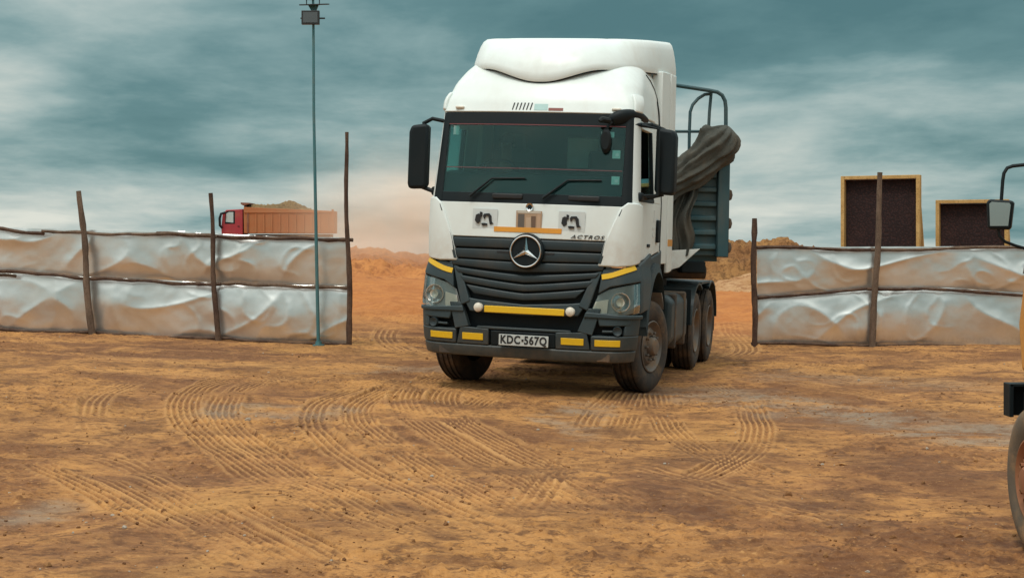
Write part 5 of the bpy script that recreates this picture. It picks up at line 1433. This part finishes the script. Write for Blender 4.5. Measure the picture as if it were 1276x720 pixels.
def build_tarp():
    """bundled cover tied over the headboard, its loose end hanging"""
    path = [(906, 157, .13, .10), (902, 168, .22, .15), (892, 182, .27, .18), (877, 198, .25, .17), (861, 212, .21, .16), (846, 225, .19, .15), (826, 236, .20, .15), (790, 243, .24, .18), (740, 240, .23, .17), (690, 236, .20, .15)]
    n = 120; P = []
    K = len(path)
    for i in range(61):
        q = i / 60 * (K - 1); j = min(int(q), K - 2); f = q - j
        P.append([path[j][c] * (1 - f) + path[j + 1][c] * f for c in range(4)])
    mb = MB(); rs = random.Random(3)
    pts = [trail_pt(p[0], p[1], HB - .12) for p in P]
    ph = [rs.random() * 6.28 for _ in range(6)]
    for i, (p, c) in enumerate(zip(P, pts)):
        t = (pts[min(i + 1, 60)] - pts[max(i - 1, 0)]).normalized()
        w = Vector((0, 1, 0)); u = t.cross(w).normalized()
        s = i / 60
        cap = min(1.0, (i + .25) / 4) ** .5 * min(1.0, (60 - i + .25) / 3) ** .5
        for k_ in range(n):
            a = 2 * math.pi * k_ / n
            tw = a + s * 1.5
            tri = lambda q_: abs(((q_ / 6.28318) % 1.0) * 2 - 1) * 2 - 1
            nz = float(perlin(np.array([math.cos(a) * 1.3 + 5.0]), np.array([math.sin(a) * 1.3 + s * 9.0]), 401)[0]); nz2 = float(perlin(np.array([math.cos(a) * 2.9 + 9.0]), np.array([math.sin(a) * 2.9 + s * 24.0]), 407)[0])
            fold = (.068 + .03 * nz) * tri(11 * tw + ph[0] + 1.2 * nz) + (.03 + .02 * nz) * tri(17 * tw + ph[1] + .8 * nz2 + s * 3) + .07 * nz + .012 * nz2
            e = cap * (1 + 1.7 * fold * (1.1 - .3 * s)) * (1 + .08 * math.sin(s * 23 + ph[3]))
            mb.v.append(tuple(c + u * math.cos(a) * p[2] * e + w * math.sin(a) * p[3] * e))
    for i in range(60):
        for k_ in range(n): mb.f.append((i * n + k_, i * n + (k_ + 1) % n, (i + 1) * n + (k_ + 1) % n, (i + 1) * n + k_))
    mb.f.append(tuple(range(n - 1, -1, -1))); mb.f.append(tuple(60 * n + k_ for k_ in range(n)))
    root = empty('tarpaulin'); root.matrix_world = TR_M
    tag(root, 'dirty grey tarpaulin bundled over the teal trailer headboard', 'tarpaulin')
    mb.build('bundle', TARP, root, angle=60)
    # hanging end
    nu, nv = 60, 40; hb = MB()
    for j in range(nv + 1):
        v = j / nv
        xl = trail_pt(812, 300).x; xr = trail_pt(864 - 6 * v + 3 * math.sin(v * 9), 280).x
        zt = 2.50; zb = trail_pt(850, 306 - 0, HB).z
        for i in range(nu + 1):
            u = i / nu
            x = xl + (xr - xl) * u + .03 * math.sin(v * 5 + u * 3)
            zz = zt + (zb + .14 * math.sin(u * 5.2 + 1) - zt) * v
            y = HB - .13 - .05 * math.cos(u * 21 + v * 2.5) * (.4 + .6 * v) - .03 * math.sin(u * 37 + v * 4 + 1) - .05 * math.sin(u * 7 + v * 3)
            hb.v.append((x, y, zz))
    N = len(hb.v); hb.v += [(x, y + .006, z) for x, y, z in hb.v]
    w_ = nu + 1
    for j in range(nv):
        for i in range(nu):
            a = j * w_ + i
            hb.f.append((a, a + w_, a + w_ + 1, a + 1)); hb.f.append((a + N, a + 1 + N, a + w_ + 1 + N, a + w_ + N))
    rim = [i for i in range(w_)] + [j * w_ + nu for j in range(1, nv + 1)] + [nv * w_ + i for i in range(nu - 1, -1, -1)] + [j * w_ for j in range(nv - 1, 0, -1)]
    for a, b in zip(rim, rim[1:] + rim[:1]): hb.f.append((a, b, b + N, a + N))
    hb.build('hanging_end', TARP, root, angle=80)
build_tarp()

# ------------------------------------------------------------------ driver behind the wheel
def build_driver():
    skin = flat_mat('skin', (0.095, 0.05, 0.032), 0.55); shirt = flat_mat('dark_shirt', (0.020, 0.026, 0.032), 0.9); hair = flat_mat('black_hair', (0.008, 0.008, 0.008), 0.9)
    trou = shirt
    root_m = T_MAT @ Matrix.Translation((-0.58, 1.20, 2.02))
    def skinmesh(name, V, E, Rd, mat, parent=None, root=0, sub=1):
        me = bpy.data.meshes.new(name); me.from_pydata([Vector(v) for v in V], E, []); me.update()
        me.materials.append(mat)
        o = bpy.data.objects.new(name, me); COL.objects.link(o)
        if parent: o.parent = parent
        sk = o.modifiers.new('skin', 'SKIN'); sk.use_smooth_shade = True
        for i, r in enumerate(Rd):
            me.skin_vertices[0].data[i].radius = r if isinstance(r, tuple) else (r, r)
        me.skin_vertices[0].data[root].use_root = True
        sb = o.modifiers.new('sub', 'SUBSURF'); sb.levels = sub; sb.render_levels = sub
        return o
    # pelvis, spine, neck, head; arms to the wheel; legs forward
    V = [(0, .05, .08), (0, .09, .28), (0, .10, .46), (0, .08, .57), (0, .06, .66), (0, .045, .74), (0, .03, .82),
         (.19, .09, .50), (.25, -.06, .30), (.19, -.30, .42), (.17, -.37, .45),
         (-.19, .09, .50), (-.25, -.06, .30), (-.19, -.30, .42), (-.17, -.37, .45),
         (.10, 0, .04), (.16, -.42, .04), (.16, -.50, -.36), (.16, -.62, -.42), (-.10, 0, .04), (-.16, -.42, .04), (-.16, -.50, -.36), (-.16, -.62, -.42)]
    E = [(0, 1), (1, 2), (2, 3), (3, 4), (4, 5), (5, 6), (2, 7), (7, 8), (8, 9), (9, 10), (2, 11), (11, 12), (12, 13), (13, 14), (0, 15), (15, 16), (16, 17), (17, 18), (0, 19), (19, 20), (20, 21), (21, 22)]
    Rd = [(.16, .12), (.16, .115), (.15, .10), .055, (.062, .075), (.078, .095), (.055, .07), .062, .05, .036, .03, .062, .05, .036, .03, .085, .07, .045, .04, .085, .07, .045, .04]
    body = skinmesh('person', V, E, Rd, skin)
    body.matrix_world = root_m
    tag(body, 'person in a dark shirt sitting at the wheel of the white truck', 'person')
    ids = [0, 1, 2, 7, 8, 11, 12]; mp = {a: i for i, a in enumerate(ids)}
    skinmesh('shirt', [V[i] for i in ids], [(mp[a], mp[b]) for a, b in E if a in mp and b in mp], [tuple(x + .012 for x in (Rd[i] if isinstance(Rd[i], tuple) else (Rd[i],) * 2)) for i in ids], shirt, body)
    skinmesh('trousers', [V[i] for i in (0, 15, 16, 17, 19, 20, 21)], [(0, 1), (1, 2), (2, 3), (0, 4), (4, 5), (5, 6)], [.13, .10, .085, .06, .10, .085, .06], trou, body)
    hb = MB(); hb.lathe([(-.01, .098), (.03, .100), (.07, .085), (.10, .055), (.115, .001)], 20, 'z', M=Matrix.Translation((0, .055, .775)) @ Matrix.Scale(1.15, 4, (0, 1, 0)) @ Matrix.Scale(.88, 4, (1, 0, 0)))
    hb.build('hair', hair, body)
    for s in (-1, 1):
        MB().lathe([(-.012, .001), (-.01, .012), (0, .016), (.01, .012), (.012, .001)], 8, 'x', M=Matrix.Translation((s * .083, .05, .74)) @ Matrix.Scale(1.8, 4, (0, 0, 1))).build('ear', skin, body)
        MB().lathe([(-.012, .001), (-.008, .009), (0, .012), (.008, .009), (.012, .001)], 8, 'z', M=Matrix.Translation((s * .032, -.045, .755))).build('eye', flat_mat('eye_white', (.16, .14, .13), .4), body)
        for f in range(4):                                          # fingers closed over the wheel rim
            b = Vector((s * .17, -.385, .455)) + Vector((s * .012, -.008, -.006)) * (f * 1.6 - 2.4)
            MB().tube([b, b + Vector((0, -.035, .012)), b + Vector((-s * .006, -.05, -.018)), b + Vector((-s * .004, -.03, -.04))], [.0095, .0095, .0085, .007], 6).build('finger', skin, body)
        b = Vector((s * .15, -.37, .445)); MB().tube([b, b + Vector((-s * .03, -.015, .0)), b + Vector((-s * .038, -.045, -.005))], [.011, .010, .008], 6).build('thumb', skin, body)
    MB().lathe([(-.03, .001), (-.02, .014), (.015, .010), (.03, .001)], 8, 'z', M=Matrix.Translation((0, -.06, .725))).build('nose', skin, body)
    MB().box((0, -.045, .685), (.045, .012, .012)).build('mouth', flat_mat('lips', (.10, .045, .04), .5), body, bevel=.004)
build_driver()

# ------------------------------------------------------------------ red dump truck on the haul road far behind the left fence
def build_dumper():
    red = painted('red_paint', (0.33, 0.028, 0.045), 0.4, 0, 0.10, 1.0); bed = painted('orange_bed', (0.37, 0.125, 0.038), 0.6, 0, 0.2, 1.2)
    bedd = painted('dark_bed', (0.16, 0.055, 0.04), 0.6, 0, 0.2, 1.2)
    Y = 119.0; s_ = FPX / Y
    x0 = xat(275, Y); g = zat(307.0, Y) - 0.1
    root = empty('dump_truck', (x0, Y, g))
    tag(root, 'loaded dump truck with red cab and orange bed beyond the left fence', 'truck')
    D = 2.5
    def X(px): return xat(px, Y) - x0
    def Z(py): return zat(py, Y) - g
    cab = MB(); cab.prism([(X(276), .75), (X(275.3), 1.6), (X(277), Z(267)), (X(281.5), Z(261.5)), (X(302), Z(260.5)), (X(302.5), .75)], 0.1, D - .1, 'y')
    c = cab.build('cab', red, root, bevel=.05)
    MB().prism([(X(281), Z(276.5)), (X(281.8), Z(266)), (X(285), Z(264.3)), (X(290.5), Z(264.3)), (X(290.5), Z(277.5))], 0.085, 0.13, 'y').build('side_window', flat_mat('pale_window', (.42, .52, .52), .1), c)
    MB().prism([(X(280), Z(279)), (X(281), Z(264)), (X(284.5), Z(262.8)), (X(292.5), Z(262.8)), (X(292.5), Z(279))], 0.092, 0.12, 'y').build('window_frame', BLACKP, c)
    MB().box((X(297), .085, Z(282)), (.16, .04, .06)).build('door_handle', BLACKP, c)
    MB().tube([(X(281), -.05, Z(265)), (X(276), -.18, Z(266.5)), (X(274.3), -.2, Z(272)), (X(274.6), -.2, Z(281)), (X(277), -.05, Z(284))], .10, 8).build('mirror', BLACKP, c)
    MB().box((X(276) - .05, D / 2, .75), (.3, D - .1, .45)).build('bumper', BLACKP, root, bevel=.05)
    b = MB(); b.prism([(X(304), 1.15), (X(303.5), Z(259)), (X(305), Z(258)), (X(415.5), Z(263)), (X(415.5), 1.15)], 0.0, .09, 'y'); b.build('bed_side', bed, root, bevel=.02)
    b = MB(); b.prism([(X(304), 1.15), (X(303.5), Z(259)), (X(305), Z(258)), (X(415.5), Z(263)), (X(415.5), 1.15)], D - .09, D, 'y'); b.build('bed_side', bed, root, bevel=.02)
    MB().box((X(304.6), D / 2, (1.15 + Z(256)) / 2), (.10, D - .18, Z(256) - 1.15)).build('bed_front', bedd, root)
    MB().box(((X(304) + X(415)) / 2, D / 2, 1.18), (X(414) - X(305), D - .18, .08)).build('bed_floor', bed, root)
    MB().prism([(X(300), Z(252.4)), (X(311), Z(252.8)), (X(311), Z(254.2)), (X(303), Z(256.2)), (X(300), Z(254.4))], -.05, D + .05, 'y').build('canopy_lip', bedd, root)
    MB().box((X(415), D / 2, (1.15 + Z(263)) / 2), (.10, D - .18, Z(263) - 1.15)).build('tailgate', bed, root)
    MB().box((X(414.6), -.04, (1.15 + Z(261)) / 2), (.16, .10, Z(261) - 1.15)).build('tail_post', bed, root)
    MB().box(((X(304) + X(414)) / 2, -.03, Z(264.3)), (X(413) - X(304), .07, .14)).build('top_rail', bed, root, bevel=.02)
    for i in range(11):
        MB().box((X(309 + i * 9.9), -.045, (1.2 + Z(266)) / 2), (.13, .09, Z(266) - 1.2)).build('bed_rib', bedd if i == 0 else bed, root)
    for i, px in enumerate((286, 312, 376, 398)):
        for yy, s in ((.18, -1), (D - .18, 1)):
            w = wheel(root, (X(px), yy, .52), s, convex=(i < 2), lugs=False)
            w.rotation_euler = (0, 0, R(90))
    MB().box(((X(277) + X(412)) / 2, D / 2, .95), (X(412) - X(277), .9, .25)).build('chassis', CHASSIS, root)
    # its load
    n, m = 50, 14; V = []; rs = np.random.RandomState(4)
    tops = [(305, 257), (312, 254.2), (320, 254.8), (330, 255.2), (338, 254.8), (345, 254), (352, 251), (360, 249), (366, 251.5), (376, 257), (388, 261.5), (400, 263.5), (413, 265)]
    for j in range(m + 1):
        v = j / m * 2 - 1
        for i in range(n + 1):
            px = 305 + (413 - 305) * i / n
            t = float(np.interp(px, [a for a, _ in tops], [b for _, b in tops]))
            z = Z(266.5) + (Z(t) - Z(266.5)) * (1 - abs(v) ** 2.2) + .05 * rs.randn()
            V.append((X(px), D / 2 + v * (D / 2 - .12), z))
    F = [(j * (n + 1) + i, j * (n + 1) + i + 1, (j + 1) * (n + 1) + i + 1, (j + 1) * (n + 1) + i) for j in range(m) for i in range(n)]
    me = bpy.data.meshes.new('soil_load'); me.from_pydata(V, [], F); me.update()
    o = put('soil_load', me, None, soil_mat('soil_load', (0.22, 0.15, 0.075), (0.34, 0.22, 0.10), (0.12, 0.08, 0.045), 1.2), angle=80)
    o.location = (x0, Y, g)
    tag(o, 'peaked heap of brown soil filling the orange dump truck bed', 'soil heap')
build_dumper()

# ------------------------------------------------------------------ orange lorry at the right edge, seen from behind
def build_lorry():
    org = painted('orange_paint', (0.62, 0.27, 0.055), 0.45, 0, 0.12, 2.0); rimm = painted('rust_rim', (0.30, 0.11, 0.05), 0.7, 0.1, 0.3, 5)
    ox, oy = 2.86, 8.05; g = gzf(ox, oy)
    root = empty('parked_lorry', (ox, oy, g))
    tag(root, 'orange lorry standing at the right edge with dusty wheel and mirror', 'truck')
    for y in (0, -3.1):
        for xx, s in ((.055, -1), (1.79, 1)):
            wheel(root, (xx, y, .385), s, rad=.40, width=.235, tyre=RUBBER_DUSTY, rim=rimm, lugs=False)
    cab = MB(); cab.prism([(-.62, .92), (.66, .92), (.72, 1.20), (.66, 1.45), (.40, 2.25), (.30, 2.32), (-.55, 2.32), (-.62, 2.25)], .125, 1.80, 'x')
    # sides lean in above the waist
    for i, v in enumerate(cab.v):
        if v[2] > 1.3:
            k_ = (v[2] - 1.3) * .08; cab.v[i] = (v[0] + (k_ if v[0] < .9 else -k_), v[1], v[2])
    c = cab.build('cab', org, root, bevel=.03, segs=3)
    win = flat_mat('lorry_glass', (.03, .04, .045), .08)
    MB().prism([(-.45, 1.5), (.52, 1.5), (.34, 2.15), (-.45, 2.15)], .085, .16, 'x', M=Matrix.Rotation(R(4.5), 4, 'Y') @ Matrix.Translation((-.115, 0, 0))).build('side_window', win, c)
    MB().box((.95, -.625, 1.85), (1.1, .02, .42)).build('rear_window', win, c)
    MB().box((.085, -.35, 1.30), (.03, .16, .04)).build('door_handle', BLACKP, c, bevel=.008)
    MB().box((1.05, .70, .80), (1.5, .12, .22)).build('bumper', BLACKP, root, bevel=.03)
    # black mudguard lip ahead of the wheel
    mg = MB(); pts = [(.46 * math.cos(R(a)), .385 + .46 * math.sin(R(a))) for a in range(150, 20, -8)]
    for a, b in zip(pts, pts[1:]):
        mg.add([(.06, *a), (.34, *a), (.34, *b), (.06, *b), (.06, a[0], a[1] + .025), (.34, a[0], a[1] + .025), (.34, b[0], b[1] + .025), (.06, b[0], b[1] + .025)], [(0, 3, 2, 1), (4, 5, 6, 7), (0, 1, 5, 4), (1, 2, 6, 5), (2, 3, 7, 6), (3, 0, 4, 7)])
    mg.build('mudguard', BLACKP, root, angle=60)
    sb = MB(); sb.box((.14, .545, .775), (.30, .02, .19)); sb.box((.0, .50, .775), (.025, .11, .19)); sb.box((.14, .50, .862), (.30, .11, .018))
    sb.build('step_box', BLACKP, root, bevel=.004)
    MB().box((.13, .53, .765), (.06, .008, .10)).build('step_plate', ALU, root)
    for s in (.55, 1.35): MB().box((s, -1.7, .66), (.09, 5.2, .18)).build('frame_rail', CHASSIS, root)
    for y in (0, -3.1): MB().tube([(.2, y, .385), (1.7, y, .385)], .06, 10).build('axle', CHASSIS, root)
    MB().box((.95, -2.7, .93), (1.9, 3.9, .10)).build('flatbed', org, root, bevel=.01)
    for xx in (.02, 1.88): MB().box((xx, -2.7, 1.20), (.05, 3.9, .42)).build('dropside', org, root, bevel=.01)
    for yy in (-.78, -4.62): MB().box((.95, yy, 1.25), (1.8, .05, .52)).build('headboard', org, root, bevel=.01)
    # mirror on a bent arm, glass toward the camera
    Ym = 8.62
    def L(px, py, y=Ym): return Vector((xat(px, y) - ox, y - oy, zat(py, y) - g))
    mr = empty('mirror', L(1247, 267), (0, 0, 0), root); mo = Vector(mr.location)
    hs = MB(); hs.prism([(-.072, -.080), (-.078, .070), (-.06, .088), (.066, .078), (.074, .062), (.058, -.080), (.045, -.090), (-.055, -.088)], -.025, .045, 'y', M=Matrix.Rotation(R(-24), 4, 'Z'))
    h = hs.build('housing', BLACKP, mr, bevel=.012, segs=3)
    gl = new_mat('lorry_mirror'); pbsdf(gl[1], gl[2], (.42, .44, .42), .12, 1.0)
    MB().prism([(-.056, -.068), (-.060, .060), (-.048, .072), (.052, .064), (.058, .052), (.044, -.068)], -.031, -.024, 'y', M=Matrix.Rotation(R(-24), 4, 'Z')).build('mirror_glass', gl[0], h)
    MB().tube([q - mo for q in (L(1247, 262), L(1248, 246), L(1249.5, 225), L(1251, 216), L(1255, 209.5), L(1262, 207), L(1276, 205.5), L(1296, 204))] , .0105, 8).build('arm', BLACKP, mr)
    MB().tube([q - mo for q in (L(1243, 280), L(1245, 294), L(1252, 301), L(1265, 306), L(1285, 312))], .009, 8).build('lower_arm', BLACKP, mr)
build_lorry()

# ------------------------------------------------------------------ dust thrown up behind the dump truck
def build_dust():
    Y = 116.0
    cx = xat(505, Y); hx, hy, hz = 13.0, 9.0, 8.5
    mb = MB(); mb.box((0, 0, 0), (2 * hx, 2 * hy, 2 * hz))
    m, k, out = new_mat('dust')
    p = k.new('ShaderNodeTexCoord').outputs['Object']
    q = k.vmath('MULTIPLY', p, (1 / hx, 1 / hy, 1 / hz))
    r = k.vmath('LENGTH', q)
    f = k.mapr(r, 0.98, 0.15, 0, 1)
    n = k.noise(p, 0.16, 4, 0.55)
    sz = k.new('ShaderNodeSeparateXYZ'); k.l.new(q, sz.inputs[0])
    f = k.math('MULTIPLY', f, k.mapr(n, 0.30, 0.72, 0.25, 1.3))
    f = k.math('MULTIPLY', f, k.mapr(sz.outputs[2], 0.9, -0.5, 0.15, 1.0))
    v = k.new('ShaderNodeVolumePrincipled')
    v.inputs['Color'].default_value = (0.96, 0.76, 0.58, 1)
    k.l.new(k.math('MULTIPLY', f, 0.17), v.inputs['Density'])
    k.l.new(v.outputs[0], out.inputs['Volume'])
    o = mb.build('dust_cloud', m, None, smooth=False)
    o.location = (cx, Y - 1.0, 3.6)
    tag(o, 'pale orange dust drifting behind the dump truck', 'dust', kind='stuff')
build_dust()
